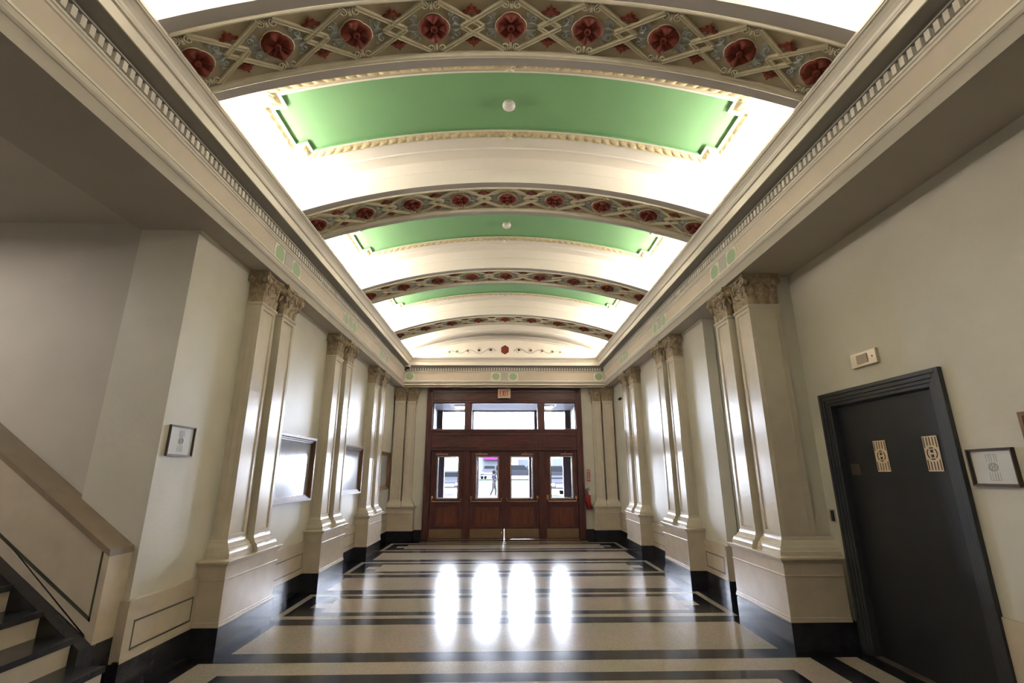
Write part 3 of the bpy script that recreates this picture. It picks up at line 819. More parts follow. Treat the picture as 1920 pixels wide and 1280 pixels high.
doors = [(-1.855, -1.035, -1.70, -1.15, -1.795, -1.075, -1.735), (-0.855, -0.006, -0.715, -0.14, -0.825, -0.065, -0.73), (0.008, 0.865, 0.157, 0.73, 0.07, 0.83, 0.44), (1.045, 1.855, 1.165, 1.74, 1.085, 1.80, 1.44)]
GZ0, GZ1 = 0.945, 1.98
for i, (x0, x1, g0, g1, b0, b1, c0) in enumerate(doors):
    dr = sempty('door_%d' % (i + 1))
    Y0, Y1 = 12.535, 12.585
    q = MB()
    q.box(x0, g0, Y0, Y1, 0.008, 2.105, 'wood'); q.box(g1, x1, Y0, Y1, 0.008, 2.105, 'wood')
    if i == 1: q.box(x1 - 0.001, 0.009, Y0, Y1, 0.33, 2.105, 'wood')     # meeting stile gap is closed above shin height
    q.build('stile', dr, bevel=0.002)
    q = MB(); q.box(g0, g1, Y0, Y1, GZ1, 2.105, 'wood_h'); q.box(g0, g1, Y0, Y1, 0.76, GZ0, 'wood_h'); q.box(g0, g1, Y0, Y1, 0.012 if i == 2 else 0.008, 0.30, 'wood_h')
    q.build('rail', dr)
    q = MB(); q.box(g0, g1, Y0 + 0.014, Y1 - 0.01, 0.30, 0.76, 'wood_panel')
    q.box(g0 + 0.03, g1 - 0.03, Y0 + 0.006, Y1 - 0.01, 0.335, 0.73, 'wood_panel')
    q.build('lower_panel', dr, bevel=0.004)
    q = MB(); t = 0.016
    for (a, b_, c_, d_) in ((g0, g1, GZ0, GZ0 + t), (g0, g1, GZ1 - t, GZ1), (g0, g0 + t, GZ0, GZ1), (g1 - t, g1, GZ0, GZ1)):
        q.box(a, b_, Y0 - 0.004, Y1, c_, d_, 'bead_white')
    t2 = t + 0.014
    for (a, b_, c_, d_) in ((g0 + t, g1 - t, GZ0 + t, GZ0 + t2), (g0 + t, g1 - t, GZ1 - t2, GZ1 - t), (g0 + t, g0 + t2, GZ0 + t, GZ1 - t), (g1 - t2, g1 - t, GZ0 + t, GZ1 - t)):
        q.box(a, b_, Y0 + 0.012, Y1, c_, d_, 'dark')
    q.build('glazing_bead', dr)
    q = MB(); q.box(g0 + t, g1 - t, 12.562, 12.566, GZ0 + t, GZ1 - t, 'glass'); q.build('pane', dr)
    q = MB(); q.box(x0 + 0.012, x1 - 0.012, Y0 - 0.004, Y0 + 0.002, 0.035, 0.245, 'kick'); q.build('kick_plate', dr)
    q = MB(); yb = Y0 - 0.075
    q.tube([(b0, Y0, 0.972), (b0, yb, 0.972), (b0, yb - 0.005, 0.93), (b0 + 0.006, yb - 0.005, 0.888), (b1 - 0.006, yb - 0.005, 0.888), (b1, yb - 0.005, 0.93), (b1, yb, 0.972), (b1, Y0, 0.972)], 0.010, 'brass', n=8)
    pb = q.build('push_bar', dr)
    for xx in ((b0,) if i in (0, 1) else (b1,)) + ((b0,) if i == 3 else ()):
        q = MB(); hh = 0.05 if (i == 3 and xx == b0) else 0.03
        q.box(xx - 0.028, xx + 0.028, Y0 - 0.035, Y0, 0.955 - hh * 0.5, 0.985 + hh, 'brass'); q.build('lock_box', pb, bevel=0.003)
    q = MB(); q.box(c0, c0 + 0.30, Y0 - 0.055, Y0, 2.005, 2.05, 'closer'); q.box(c0 + 0.1, c0 + 0.125, Y0 - 0.04, Y0 - 0.01, 2.05, 2.09, 'closer'); q.build('door_closer', dr, bevel=0.003)
    if i in (1, 2):
        q = MB(); xx = x1 - 0.05 if i == 1 else x0 + 0.05
        q.tube([(xx, Y0 - 0.02, 0.10), (xx, Y0 - 0.022, 0.19)], 0.009, 'brass', n=8); q.box(xx - 0.012, xx + 0.012, Y0 - 0.03, Y0, 0.12, 0.17, 'brass'); q.build('floor_bolt', dr)
q = MB(); q.box(-1.86, 1.86, 12.46, 12.70, 0.0, 0.007, 'kick'); struct(q.build('trim_5'))

# EXIT sign
ex = thing('exit_sign', 'EXIT sign with red letters on the wooden header above the doors', 'exit sign', (-0.004, 12.46, 3.455))
q = MB(); q.box(-0.165, 0.165, -0.03, 0.01, 0, 0.245, 'exit_face'); q.build('sign_box', ex, bevel=0.004)
q = MB(); q.box(-0.10, 0.10, -0.045, 0.01, -0.045, 0.0, 'dark'); q.build('battery_housing', ex)
def letter(mb, ch, x, z, w, h, t, y0, y1, m):
    B = lambda a, b_, c_, d_: mb.box(x + a, x + b_, y0, y1, z + c_, z + d_, m)
    if ch == 'E':
        B(0, t, 0, h); B(0, w, 0, t); B(0, w, h - t, h); B(0, w * 0.85, h / 2 - t / 2, h / 2 + t / 2)
    if ch == 'I': B(w / 2 - t / 2, w / 2 + t / 2, 0, h)
    if ch == 'T': B(w / 2 - t / 2, w / 2 + t / 2, 0, h); B(0, w, h - t, h)
    if ch == 'X':
        mb.prism([(x, z), (x + t * 1.2, z), (x + w, z + h), (x + w - t * 1.2, z + h)], y0, y1, m, ax=1)
        mb.prism([(x + w, z), (x + w - t * 1.2, z), (x, z + h), (x + t * 1.2, z + h)], y0 - 0.0006, y1, m, ax=1)
q = MB(); xx = -0.115
for ch, w_ in (('E', 0.052), ('X', 0.062), ('I', 0.026), ('T', 0.056)):
    letter(q, ch, xx, 0.045, w_, 0.155, 0.015, -0.034, -0.029, 'exit_red'); xx += w_ + 0.011
q.build('exit_lettering', ex)

# fire extinguisher and its sign
fe_ = thing('fire_extinguisher', 'red fire extinguisher hanging on the end wall right of the doors', 'fire extinguisher', (2.064, YW - 0.09, 0.70))
q = MB(lambda x, y, z: (x + 0.03 * (0.45 - z) / 0.45, y, z)); q.lathe([(0.05, 0.0), (0.064, 0.01), (0.066, 0.33), (0.055, 0.37), (0.03, 0.395), (0.022, 0.42)], (0, 0, 0), 'exting', n=20); q.build('cylinder', fe_)
q = MB(); q.lathe([(0.022, 0.42), (0.024, 0.45)], (0, 0, 0), 'steel', n=12); q.box(-0.03, 0.07, -0.012, 0.012, 0.455, 0.467, 'dark'); q.prism([(-0.03, 0.47), (0.06, 0.50), (0.06, 0.51), (-0.03, 0.482)], -0.01, 0.01, 'dark', ax=1); q.build('valve_handle', fe_)
q = MB(); q.tube([(-0.02, -0.02, 0.45), (-0.07, -0.025, 0.44), (-0.095, -0.03, 0.38), (-0.095, -0.03, 0.28), (-0.07, -0.05, 0.18), (-0.02, -0.06, 0.10)], 0.009, 'dark', n=8); q.build('hose', fe_)
q = MB(); q.box(0.02, 0.075, -0.075, -0.07, 0.34, 0.43, 'paper'); q.build('inspection_tag', fe_)
q = MB(); q.box(-0.03, 0.03, 0.05, 0.09, 0.30, 0.45, 'steel'); q.build('wall_bracket', fe_)
sg = thing('extinguisher_sign', 'narrow red sign with a white downward arrow above the fire extinguisher', 'sign', (2.135, YW, 1.35))
q = MB(); q.box(-0.042, 0.042, -0.006, 0, 0, 0.30, 'exit_red'); q.build('sign_plate', sg)
q = MB(); q.box(-0.008, 0.008, -0.009, -0.006, 0.07, 0.23, 'paper'); q.prism([(-0.022, 0.075), (0.022, 0.075), (0, 0.03)], -0.009, -0.006, 'paper', ax=1)
for (a, b_, c_, d_) in ((-0.036, 0.036, 0.285, 0.291), (-0.036, 0.036, 0.009, 0.014), (-0.036, -0.031, 0.009, 0.291), (0.031, 0.036, 0.009, 0.291)): q.box(a, b_, -0.008, -0.006, c_, d_, 'paper')
q.box(-0.024, 0.024, -0.009, -0.006, 0.245, 0.268, 'paper'); q.build('arrow', sg)

# ------------------------------------------------------------------ elevator
el = thing('elevator_doorway', 'black elevator doorway in the right wall with two brass monogram plates', 'elevator', (EX, 4.12, 0))
fe = lambda y, x, z: (x - EX, y - 4.12, z)      # local helper: (y, x, z)
def ebox(mb, y0, y1, x0, x1, z0, z1, m): mb.box(x0 - EX, x1 - EX, y0 - 4.12, y1 - 4.12, z0, z1, m)
YA, YZ = 3.405, 4.80
q = MB()
lay = [(0.0, 0.035, 0.034), (0.035, 0.07, 0.026), (0.07, 0.10, 0.017), (0.10, 0.13, 0.008)]
for (d0, d1, pr) in lay:
    x0 = EX - pr; zt = 2.31
    for (a, b_) in ((YA + d0, YA + d1), (YZ - d1, YZ - d0)): ebox(q, a, b_, x0, EX + 0.14, 0, zt - d0, 'elev_frame')
    ebox(q, YA + d1, YZ - d1, x0, EX + 0.14, zt - d1, zt - d0, 'elev_frame')
q.build('door_frame', el, bevel=0.004)
for (y0, y1, xo, pz) in ((3.53, 4.01, 0.03, 3.675), (4.0, 4.72, 0.055, 4.215)):
    q = MB(); ebox(q, y0, y1, EX + xo, EX + xo + 0.03, 0.01, 2.165, 'elev'); dp = q.build('door_panel', el)
    hw, zc, hh, xf = 0.065 if y0 < 4 else 0.07, 1.69, 0.132, EX + xo
    def pl(mb, a, b_, c_, d_, th=0.006): ebox(mb, pz + a, pz + b_, xf - th, xf, zc + c_, zc + d_, 'emblem')
    q = MB(); pl(q, -hw, hw, -hh, hh, 0.006); pt = q.build('monogram_plate', dp)
    def sl(mb, a, b_, c_, d_): ebox(mb, pz + a, pz + b_, xf - 0.0068, xf - 0.005, zc + c_, zc + d_, 'dark')
    q = MB()
    for k in range(5):
        a = -hw + 0.012 + (2 * hw - 0.024) * k / 4
        zz = 0.060 if k in (1, 2, 3) else 0.046
        sl(q, a - 0.004, a + 0.004, zz, hh - 0.010); sl(q, a - 0.004, a + 0.004, -hh + 0.010, -zz)
    def arc(mb, r0, r1, a0, a1, m, th):
        n = 14; vs = []; fs = []
        for k in range(n + 1):
            a = a0 + (a1 - a0) * k / n
            for (r, t) in ((r0, 0.004), (r1, 0.004), (r1, th), (r0, th)): vs.append((xf - t - EX, pz + r * cos(a) - 4.12, zc + r * sin(a)))
        for k in range(n):
            for i_ in range(4): fs.append((4 * k + i_, 4 * k + (i_ + 1) % 4, 4 * k + 4 + (i_ + 1) % 4, 4 * k + 4 + i_))
        mb.add(vs, fs, m)
    for c_, hw_ in ((0, 0.85), (pi, 0.85), (pi / 2, 0.42), (-pi / 2, 0.42)): arc(q, 0.038, 0.047, c_ - hw_, c_ + hw_, 'dark', 0.0068)
    for c_ in (-1, 1): sl(q, -0.012, 0.012, *((0.007, 0.029) if c_ > 0 else (-0.029, -0.007)))
    q.build('monogram_slots', pt)
q = MB(); ebox(q, 4.50, 4.62, EX + 0.050, EX + 0.055, 1.53, 1.63, 'frame_dark'); q.build('notice_plate', el)
q = MB(); ebox(q, 3.53, 4.72, EX + 0.0, EX + 0.14, 0.0, 0.01, 'steel_dark'); q.build('threshold', el)
q = MB(); ebox(q, 3.5, 4.75, EX + 0.16, EX + 0.18, 0.0, 2.3, 'dark'); q.build('shaft_lining', el)

# lantern plate above elevator, call button
lp = thing('elevator_lantern', 'brushed metal indicator plate on the wall above the elevator', 'indicator', (EX, 4.10, 2.535))
q = MB(); q.box(-0.03, 0.0, -0.155, 0.155, -0.065, 0.065, 'steel'); q.build('plate', lp, bevel=0.004)
q = MB(); q.box(-0.036, -0.03, -0.055, 0.075, -0.04, 0.04, 'steel_dark'); q.build('lens', lp, bevel=0.002)
q = MB(); q.lathe([(0.006, 0.0), (0.006, 0.004)], (-0.034, -0.11, 0.0), 'dark', ax=0, n=10); q.build('screw', lp)
cb = thing('call_button', 'small call button plate between the elevator and the nearest right pilaster', 'call button', (EX, 4.915, 1.145))
q = MB(); q.box(-0.012, 0, -0.04, 0.045, -0.06, 0.06, 'steel'); q.build('plate', cb)
q = MB(); q.box(-0.02, -0.012, -0.03, 0.008, -0.05, 0.05, 'dark'); q.build('button', cb)

# ------------------------------------------------------------------ frames
def picture(label, wall, y0, y1, z0, z1, fr, mfr, mface, dep, name='picture_frame', cat='picture frame', group=None, emblem=False):
    sx = 1 if wall < 0 else -1        # direction into the room
    root = thing(name, label, cat, (wall, (y0 + y1) / 2, z0), group)
    f = lambda u, w_, z: (sx * w_, u, z)
    H = z1 - z0; W = (y1 - y0) / 2
    q = MB(f)
    for (a, b_, e, d) in ((0, fr * 0.4, 0, dep), (fr * 0.4, fr * 0.7, 0, dep * 0.72), (fr * 0.7, fr, 0, dep * 0.55)):
        q.box(-W + a, -W + b_, 0, d, a, H - a, mfr); q.box(W - b_, W - a, 0, d, a, H - a, mfr)
        q.box(-W + b_, W - b_, 0, d, a, b_, mfr); q.box(-W + b_, W - b_, 0, d, H - b_, H - a, mfr)
    q.build('frame', root)
    q = MB(f); q.box(-W + fr, W - fr, 0, dep * 0.35, fr, H - fr, mface); pr = q.build('print', root)
    if emblem:
        q = MB(f); t = 0.0025; d0, d1 = dep * 0.35, dep * 0.35 + 0.001
        ew, eh, cz = 0.034, 0.085, H / 2
        for k in range(5): x = -ew + 2 * ew * k / 4; q.box(x - t / 2, x + t / 2, d0, d1, cz + 0.036, cz + eh, 'paper_ink'); q.box(x - t / 2, x + t / 2, d0, d1, cz - eh, cz - 0.036, 'paper_ink')
        q.box(-ew, ew, d0, d1, cz + eh - t, cz + eh, 'paper_ink'); q.box(-ew, ew, d0, d1, cz - eh, cz - eh + t, 'paper_ink')
        for r in (0.030, 0.022): q.tube([(r * cos(2 * pi * k / 24), d1, cz + r * sin(2 * pi * k / 24)) for k in range(24)], 0.0013, 'paper_ink', n=5, closed=True)
        q.box(-0.011, -0.006, d0, d1, cz - 0.018, cz + 0.018, 'paper_ink'); q.box(0.006, 0.011, d0, d1, cz - 0.018, cz + 0.018, 'paper_ink'); q.box(-0.008, 0.008, d0, d1, cz - 0.003, cz + 0.003, 'paper_ink')
        q.build('monogram', pr)
    return root
picture('small pewter-framed white print on the left wall beside the stair', -WX, 4.095, 4.43, 1.70, 1.955, 0.016, 'frame_dark', 'paper', 0.022, emblem=True)
picture('small framed white print with a monogram right of the elevator', EX, 3.045, 3.355, 1.46, 1.705, 0.018, 'frame_dark', 'paper', 0.03, emblem=True)
for (y0, y1, lb) in ((5.98, 7.16, 'large walnut-framed glazed board between the nearest and second left pilasters'), (8.40, 9.62, 'large walnut-framed glazed board between the second and third left pilasters'), (10.85, 11.95, 'large walnut-framed board beyond the third left pilaster, mostly hidden')):
    picture(lb, -WX, y0, y1, 1.20, 2.045, 0.075, 'frame_wood', 'board', 0.085, 'display_board', 'display board', 'framed boards on the left wall')
picture('wooden frame at the far right edge of the picture, barely in view', EX, 2.3, 2.955, 1.35, 1.915, 0.06, 'frame_wood', 'board', 0.02, 'display_board', 'display board')

# security cameras and bracket
sc_ = thing('dome_camera', 'small dome security camera under the cornice in the far left corner', 'security camera', (-2.49, 12.10, 4.25))
q = MB(); q.lathe([(0.07, 0.0), (0.07, -0.035), (0.06, -0.045)], (0, 0, 0), 'white', n=20); q.build('housing', sc_)
q = MB(); q.lathe([(0.055, -0.045), (0.048, -0.075), (0.025, -0.095), (0.008, -0.10)], (0, 0, 0), 'dark', n=20); q.build('dome', sc_)
sc2 = thing('wall_camera', 'small dark camera on the right wall between the third pilaster and the corner', 'security camera', (WX, 11.35, 3.25))
q = MB(); q.box(-0.05, 0, -0.03, 0.03, 0.02, 0.09, 'white'); q.build('mount', sc2)
q = MB(); q.tube([(-0.05, 0, 0.04), (-0.11, -0.05, 0.0)], 0.03, 'dark', n=12); q.build('camera_body', sc2)
hk = thing('wall_hook', 'small white bracket on the right wall before the corner pilaster', 'bracket', (WX, 11.3, 2.50))
q = MB(); q.box(-0.012, 0, -0.02, 0.02, -0.03, 0.03, 'white'); q.build('plate', hk)
q = MB(); q.tube([(-0.01, 0, 0.01), (-0.08, 0, 0.0), (-0.09, 0, 0.03)], 0.008, 'white', n=8); q.build('arm', hk)

# ------------------------------------------------------------------ stair
st = thing('staircase', 'dark stone stair with pale risers climbing to the left', 'staircase', (-2.46, 3.68, 0))
X0s, run, rise = -2.455, 0.243, 0.165
for k in range(12):
    x = X0s - run * k; z = rise * k
    q = MB(); q.box(x - 0.02 - (-2.46), x + 2.46, 1.05 - 3.68, 0.0, z, z + rise - 0.038, 'dado'); q.build('riser', st)
    q = MB(); q.box(x - run - 0.02 + 2.46, x + 0.018 + 2.46, 1.05 - 3.68, 0.0, z + rise - 0.038, z + rise, 'black'); q.build('tread', st)
    if k: 
        q = MB(); q.box(x - run + 2.46, x - 0.02 + 2.46, 1.05 - 3.68, 0.0, 0.0, z, 'black'); q.build('step_core', st)
wn = thing('stair_wainscot', 'sloping stone wainscot with dark inlay beside the stair on the left', 'wainscot', (-2.9, 3.9, 0))
of = lambda x, z: (x + 2.9, z)
slope = 0.717
FY = 3.79 - 3.9
# black string behind the steps
q = MB(); q.prism([of(-2.886, 0), of(-2.886, 0.42), of(-2.90, 0.43), of(-6.4, 0.43 + 3.54 * 0.73), of(-6.4, 0)], -0.215, 0.155, 'black', ax=1); q.build('string', wn)
xa, xb = -2.905, -6.4
zt = lambda x: 1.045 + (xa - x) * slope
zb = lambda x: 0.415 + (-2.86 - x) * 0.725
q = MB(); q.prism([of(xa, 0.43), of(xa, zt(xa) - 0.02), of(xb, zt(xb) - 0.02), of(xb, zb(xb)), of(-2.86 - 0.03, 0.43)], FY, 0.155, 'dado', ax=1); q.build('panel_field', wn)
q = MB()
q.prism([of(-2.885, 0.415), of(-2.885, 1.03), of(xa - 0.04, 1.06), of(xa - 0.04, 0.415)], FY - 0.002, 0.155, 'dado', ax=1)
q.build('newel_return', wn)
q = MB()
q.prism([of(-2.885, zt(-2.885) - 0.05), of(-2.885, zt(-2.885)), of(xb, zt(xb)), of(xb, zt(xb) - 0.05)], FY - 0.012, 0.155, 'frame_cap', ax=1) if False else None
q.prism([of(-2.88, zt(-2.88) - 0.045), of(-2.88, zt(-2.88)), of(xb, zt(xb)), of(xb, zt(xb) - 0.045)], FY - 0.012, 0.155, 'cap_brown', ax=1)
q.build('cap_rail', wn)
# inlay line
q = MB(); t = 0.020
il = lambda x: 0.560 + (-2.93 - x) * 0.725
q.prism([of(-2.93, il(-2.93)), of(-2.93, il(-2.93) + t * 1.3), of(xb, il(xb) + t * 1.3), of(xb, il(xb))], FY - 0.003, FY + 0.01, 'inlay', ax=1)
q.prism([of(-2.93, il(-2.93)), of(-2.93, 1.01), of(-2.944, 1.02), of(-2.944, il(-2.944))], FY - 0.003, FY + 0.01, 'inlay', ax=1)
q.build('inlay_line', wn)

# ------------------------------------------------------------------ vestibule and street
vb = MB()
vb.box(-2.3, -2.07, 12.80, 15.1, 0, 3.6, 'vest'); vb.box(2.07, 2.3, 12.80, 15.1, 0, 3.6, 'vest'); vb.box(-2.3, 2.3, 12.68, 15.1, 3.46, 3.6, 'vest')
vb.box(-2.3, 2.3, 12.68, 15.1, -0.1, 0.0, 'tan_floor')
vb.box(-4, -1.94, 15.0, 15.3, 0, 5.5, 'bld2'); vb.box(1.94, 4, 15.0, 15.3, 0, 5.5, 'bld2'); vb.box(-4, 4, 15.0, 15.3, 3.44, 5.5, 'bld2')
struct(vb.build('wall_vestibule'))
vf = MB()
for (a, b_) in ((-1.94, -1.80), (-1.10, -0.90), (-0.90, -0.76), (0.76, 0.90), (0.90, 1.10), (1.80, 1.94)): vf.box(a, b_, 14.95, 15.08, 0, 2.25, 'vest_frame')
for (a, b_) in ((-1.94, -1.90), (-1.04, -0.94), (0.94, 1.04), (1.90, 1.94)): vf.box(a, b_, 14.95, 15.08, 2.7, 3.44, 'vest_frame')
vf.box(-1.94, 1.94, 14.95, 15.08, 2.2, 2.7, 'vest_frame'); vf.box(-0.05, 0.05, 14.95, 15.08, 0, 2.25, 'vest_frame')
vf.box(-1.94, 1.94, 14.95, 15.08, 0.0, 0.12, 'vest_frame')
vf.box(-0.80, 0.80, 14.90, 14.93, 3.24, 3.27, 'vest_frame'); vf.box(-0.80, -0.78, 14.90, 14.93, 2.7, 3.27, 'vest_frame'); vf.box(0.78, 0.80, 14.90, 14.93, 2.7, 3.27, 'vest_frame')
struct(vf.build('trim_6'))
for sx, lb in ((-1.25, 'square ceiling light seen through the left transom pane'), (1.25, 'square ceiling light seen through the right transom pane')):
    q = thing('ceiling_light', lb, 'light', (sx, 14.1, 3.46), 'lights in the vestibule')
    a = MB(); a.box(-0.2, 0.2, -0.25, 0.25, -0.03, 0, 'white'); a.build('housing', q)
    a = MB(); a.box(-0.18, 0.18, -0.23, 0.23, -0.034, -0.03, 'lamp_panel'); a.build('diffuser', q)

def gz(y): return 0 if y < 42 else min(0.87, (y - 42) * 0.87 / 20)
g = MB()
ys_ = [15.1, 42, 62, 62.01, 200]
for a, b_ in zip(ys_[:-1], ys_[1:]): g.quad((-80, a, gz(a) - 0.02), (80, a, gz(a) - 0.02), (80, b_, gz(b_) - 0.02), (-80, b_, gz(b_) - 0.02), 'street')
struct(g.build('floor_street'))
g = MB(); g.box(-80, 80, 59.5, 61.0, 0.6, 0.93, 'lawn'); struct(g.build('floor_verge'))
def building(label, x0, x1, y0, y1, h, m, awn=None):
    r = thing('building', label, 'building', ((x0 + x1) / 2, y0, 0.85)); W = (x1 - x0) / 2
    q = MB(); q.box(-W, W, 0, y1 - y0, 0, h, m); q.build('wall', r)
    q = MB(); q.box(-W - 0.2, W + 0.2, -0.3, 0.2, h - 0.5, h + 0.2, 'bld'); q.build('cornice', r)
    n = int(2 * W / 4)
    for k in range(n):
        q = MB(); x = -W + (k + 0.5) * 2 * W / n; q.box(x - 1.2, x + 1.2, -0.06, 0.05, 0.4, 3.0, 'shop_glass'); q.build('shop_window', r)
    if awn:
        q = MB(); q.prism([(0, 3.7), (-1.2, 3.0), (-1.2, 2.8), (0, 2.8)], awn[0] - (x0 + x1) / 2, awn[1] - (x0 + x1) / 2, 'magenta', ax=0); q.build('awning', r)
    return r
building('low grey shop with a magenta awning seen through the left middle door', -4.2, 0.6, 78, 90, 6, 'bld2', awn=(-3.0, 0.4))
building('pale building across the street behind the dark car', 1.1, 6.5, 82, 92, 4.2, 'bld')
building('grey columned building seen through the right-hand door', 7.0, 16, 80, 92, 6, 'bld')
def car(label, loc, rot, body, suv=True, name='car'):
    r = thing(name, label, 'car', loc); r.rotation_euler = (0, 0, rot)
    H = 1.85 if suv else 1.45; L = 2.4; W = 0.95
    pf = [(-L, 0.45), (-L, 0.95), (-L + 0.2, 1.02), (-L + 1.35, 1.12), (L - 0.05, 1.15), (L, 0.9), (L, 0.45)]
    q = MB(); q.prism(pf, -W, W, body, ax=1); q.build('body', r, bevel=0.07)
    cab = [(-L + 1.2, 1.08), (-L + 1.95, H - 0.05), (L - 0.9 if not suv else L - 0.5, H - 0.05), (L - 0.15, 1.1)]
    q = MB(); q.prism(cab, -W + 0.12, W - 0.12, body, ax=1); cbn = q.build('cabin', r, bevel=0.05)
    q = MB(); sc = [(x * 0.9, 1.14 + (z - 1.1) * 0.8) for x, z in cab]; q.prism(sc, -W + 0.10, W - 0.10, 'car_glass', ax=1)
    q.prism([(-0.72, 1.16), (0.72, 1.16), (0.62, H - 0.18), (-0.62, H - 0.18)], -L + 1.45, -L + 1.5, 'car_glass', ax=0); q.build('windows', cbn)
    for x in (-L + 0.8, L - 0.85):
        for s in (-1, 1):
            q = MB(); q.lathe([(0.34, -0.12), (0.34, 0.12), (0.2, 0.13), (0.05, 0.13)] if s > 0 else [(0.05, -0.13), (0.2, -0.13), (0.34, -0.12), (0.34, 0.12)], (x, s * (W - 0.08), 0.34), 'tyre', ax=1, n=24)
            wl = q.build('wheel', r); q = MB(); q.lathe([(0.19, -0.14 if s < 0 else 0.12), (0.17, -0.12 if s < 0 else 0.14)], (x, s * (W - 0.08), 0.34), 'bead_white', ax=1, n=16); q.build('hub_cap', wl)
    q = MB(); q.box(-L - 0.02, -L + 0.03, -0.5, 0.5, 0.62, 0.85, 'dark'); q.box(-L - 0.04, -L + 0.05, -0.85, 0.85, 0.42, 0.52, 'dark'); q.build('grille', r)
    for s in (-1, 1): q = MB(); q.box(-L - 0.015, -L + 0.05, s * 0.72 - 0.15, s * 0.72 + 0.15, 0.72, 0.88, 'bead_white'); q.build('headlamp', r)
    return r
car('white pickup-like vehicle facing us, seen through the left-hand door', (-4.15, 40, 0.0), pi / 2, 'car_white')
car('white van facing us under the magenta awning', (-1.55, 64.5, 0.85), pi / 2 - 0.1, 'car_white')
car('dark sport utility vehicle parked side-on, seen through the right middle door', (2.4, 66, 0.85), pi, 'car_grey')
car('white car facing us, seen through the right-hand door', (3.9, 37, 0.0), pi / 2 + 0.12, 'car_white', suv=False)
car('dark car behind the white one in the right-hand door', (6.6, 56, 0.59), pi, 'car_grey', suv=True)

# pedestrian
def person():
    r = thing('person', 'person in a navy top and light grey trousers walking past outside the doors', 'person', (-0.62, 35.0, 0)); r.rotation_euler = (0, 0, -0.3)
    def skin_obj(name, pts, edges, rad, m, parent):
        me = bpy.data.meshes.new(name); me.from_pydata(pts, edges, []); me.materials.append(M[m])
        o = bpy.data.objects.new(name, me); COL.objects.link(o); o.parent = parent
        sk = o.modifiers.new('s', 'SKIN'); sk.use_smooth_shade = True
        for i, v in enumerate(me.skin_vertices[0].data): v.radius = (rad[i], rad[i] * 0.85)
        me.skin_vertices[0].data[0].use_root = True
        o.modifiers.new('d', 'SUBSURF').levels = 1
        return o
    P = [(0, 0, 0.95), (0, 0, 1.15), (0, 0, 1.38), (0, 0, 1.48), (0.02, 0, 1.58), (0.02, 0, 1.70),
         (0, 0.09, 0.90), (0.10, 0.10, 0.50), (0.10, 0.10, 0.08), (0.24, 0.10, 0.04), (0, -0.09, 0.90), (-0.04, -0.10, 0.50), (-0.22, -0.10, 0.12), (-0.10, -0.10, 0.05),
         (0, 0.19, 1.40), (-0.08, 0.23, 1.14), (0.04, 0.22, 0.90), (0.08, 0.21, 0.82), (0, -0.19, 1.40), (0.10, -0.23, 1.14), (0.26, -0.22, 0.98), (0.32, -0.21, 0.94)]
    E = [(0, 1), (1, 2), (2, 3), (3, 4), (4, 5), (0, 6), (6, 7), (7, 8), (8, 9), (0, 10), (10, 11), (11, 12), (12, 13), (2, 14), (14, 15), (15, 16), (16, 17), (2, 18), (18, 19), (19, 20), (20, 21)]
    R_ = [0.14, 0.13, 0.16, 0.065, 0.09, 0.085, 0.10, 0.065, 0.045, 0.035, 0.10, 0.065, 0.045, 0.035, 0.06, 0.045, 0.035, 0.03, 0.06, 0.045, 0.035, 0.03]
    skin_obj('body', P, E, R_, 'skin', r)
    skin_obj('jacket', [P[1], P[2], (0, 0, 1.44), P[14], P[15], P[16], P[18], P[19], P[20]], [(0, 1), (1, 2), (1, 3), (3, 4), (4, 5), (1, 6), (6, 7), (7, 8)], [0.165, 0.185, 0.11, 0.08, 0.062, 0.05, 0.08, 0.062, 0.05], 'coat', r)
    skin_obj('trousers', [(0, 0, 1.04), P[0], P[6], P[7], P[8], P[10], P[11], P[12]], [(0, 1), (1, 2), (2, 3), (3, 4), (1, 5), (5, 6), (6, 7)], [0.155, 0.165, 0.12, 0.085, 0.07, 0.12, 0.085, 0.07], 'trouser', r)
    q = MB(); n = 12; rs = []
    for t in range(1, 8):
        a = pi * t / 8; rs.append([(0.0 + 0.12 * sin(a) * cos(2 * pi * k / n), 0.11 * sin(a) * sin(2 * pi * k / n), 1.66 + 0.15 * cos(a)) for k in range(n)])
    q.rings(rs, 'hair', caps=True); q.build('hair', r)
person()

# ------------------------------------------------------------------ lights
def area(name, loc, rot, sx, sy, power, col):
    l = bpy.data.lights.new(name, 'AREA'); l.shape = 'RECTANGLE'; l.size = sx; l.size_y = sy; l.energy = power; l.color = col
    o = bpy.data.objects.new(name, l); COL.objects.link(o); o.location = loc; o.rotation_euler = rot; return o
COVE = 13.5
cyl = [-0.76, 1.66, 4.08, 6.50, 8.92, 11.3]
for s in (-1, 1):
    for yc in cyl:
        L = 1.66 if yc < 11 else 1.5
        rt = thing('cove_lamp', 'slim cove lamp hidden on the cornice behind the lip', 'lamp', (s * 2.58, yc, 4.43), 'cove lamps along the cornice')
        h = MB(); h.box(-0.03, 0.03, -L / 2, L / 2, 0.0, 0.02, 'white'); h.build('batten', rt)
        h = MB(); h.tube([(0, -L / 2, 0.036), (0, L / 2, 0.036)], 0.014, 'cove_tube', n=8); h.build('tube', rt)
        a = area('cove_light', (s * 2.52, yc, 4.485), (0, s * 0.35, 0), 0.08, L, COVE, (1.0, 0.955, 0.895))
        a.rotation_euler = (pi, 0, 0); a.rotation_euler = (0, pi - s * 0.55, 0)
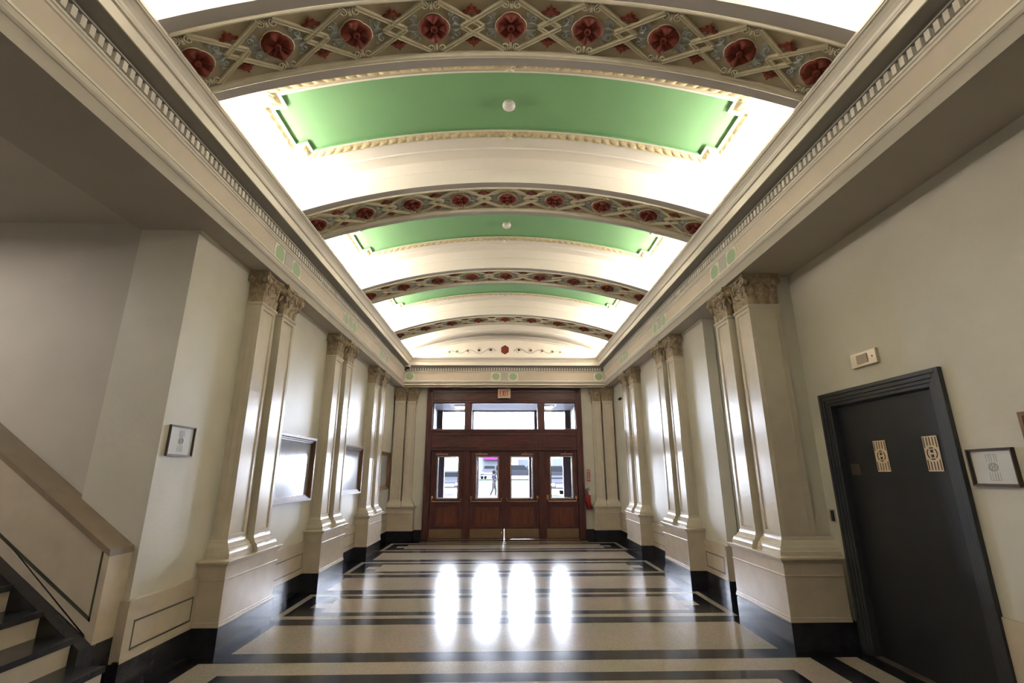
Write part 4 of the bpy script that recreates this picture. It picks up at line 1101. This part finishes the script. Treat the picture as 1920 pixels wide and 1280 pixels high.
# added fill lamp, unseen, put in to brighten the stairwell
sl = thing('stair_fill_lamp', 'added round fill lamp brightening the stair, unseen, out of the picture to the left', 'lamp', (-5.3, 2.5, SZ + 0.09))
h = MB(); h.lathe([(0.20, 0.0), (0.20, -0.03), (0.17, -0.035)], (0, 0, 0), 'steel', n=28); h.build('fill_lamp_base', sl)
h = MB(); h.lathe([(0.17, -0.035), (0.16, -0.08), (0.10, -0.12), (0.02, -0.13)], (0, 0, 0), 'lamp_panel', n=28); h.build('fill_lamp_shade', sl)
l = area('stair_fill_light', (-5.3, 2.5, SZ - 0.06), (0, 0, 0), 0.3, 0.3, 17, (1.0, 0.93, 0.85))
# portals at the glass
for (x0, x1, z0, z1) in [(d[2], d[3], GZ0, GZ1) for d in doors] + [(-1.86, -1.015, 2.64, 3.345), (-0.875, 0.885, 2.64, 3.345), (1.025, 1.86, 2.64, 3.345)]:
    o = area('window_portal', ((x0 + x1) / 2, 12.62, (z0 + z1) / 2), (-pi / 2, 0, 0), x1 - x0, z1 - z0, 1, (1, 1, 1))
    o.data.cycles.is_portal = True

sc = bpy.context.scene
w = bpy.data.worlds.new('overcast_sky'); sc.world = w; w.use_nodes = True
bg = w.node_tree.nodes['Background']
tcw = w.node_tree.nodes.new('ShaderNodeTexCoord'); sep = w.node_tree.nodes.new('ShaderNodeSeparateXYZ'); rp = w.node_tree.nodes.new('ShaderNodeValToRGB')
w.node_tree.links.new(tcw.outputs['Generated'], sep.inputs['Vector']); w.node_tree.links.new(sep.outputs['Z'], rp.inputs['Fac'])
rp.color_ramp.elements[0].color = (0.82, 0.88, 1.0, 1); rp.color_ramp.elements[1].color = (0.70, 0.80, 1.0, 1)
w.node_tree.links.new(rp.outputs['Color'], bg.inputs['Color'])
bg.inputs['Strength'].default_value = 31.0

# ------------------------------------------------------------------ camera
cam = bpy.data.cameras.new('camera'); co = bpy.data.objects.new('camera', cam); COL.objects.link(co); sc.camera = co
yw, pt, ro = 0.02113, 0.26982, -0.002614
fwd = Vector((sin(yw) * cos(pt), cos(yw) * cos(pt), sin(pt))); rt_ = Vector((cos(yw), -sin(yw), 0)); up = rt_.cross(fwd)
r2 = rt_ * cos(ro) + up * sin(ro); u2 = r2.cross(fwd)
mw = Matrix((r2, u2, -fwd)).transposed().to_4x4(); mw.translation = Vector((-0.06, 0, 1.55)); co.matrix_world = mw
cam.sensor_width = 36; cam.lens = 895.6 / 1920 * 36; cam.clip_end = 500; cam.clip_start = 0.05

sc.view_settings.view_transform = 'Standard'; sc.view_settings.look = 'None'; sc.view_settings.gamma = 1; sc.view_settings.use_curve_mapping = False
sc.view_settings.exposure = 1.62
sc.cycles.use_denoising = True
sc.cycles.max_bounces = 10; sc.cycles.diffuse_bounces = 6; sc.cycles.glossy_bounces = 4; sc.cycles.transparent_max_bounces = 12
sc.cycles.sample_clamp_indirect = 40
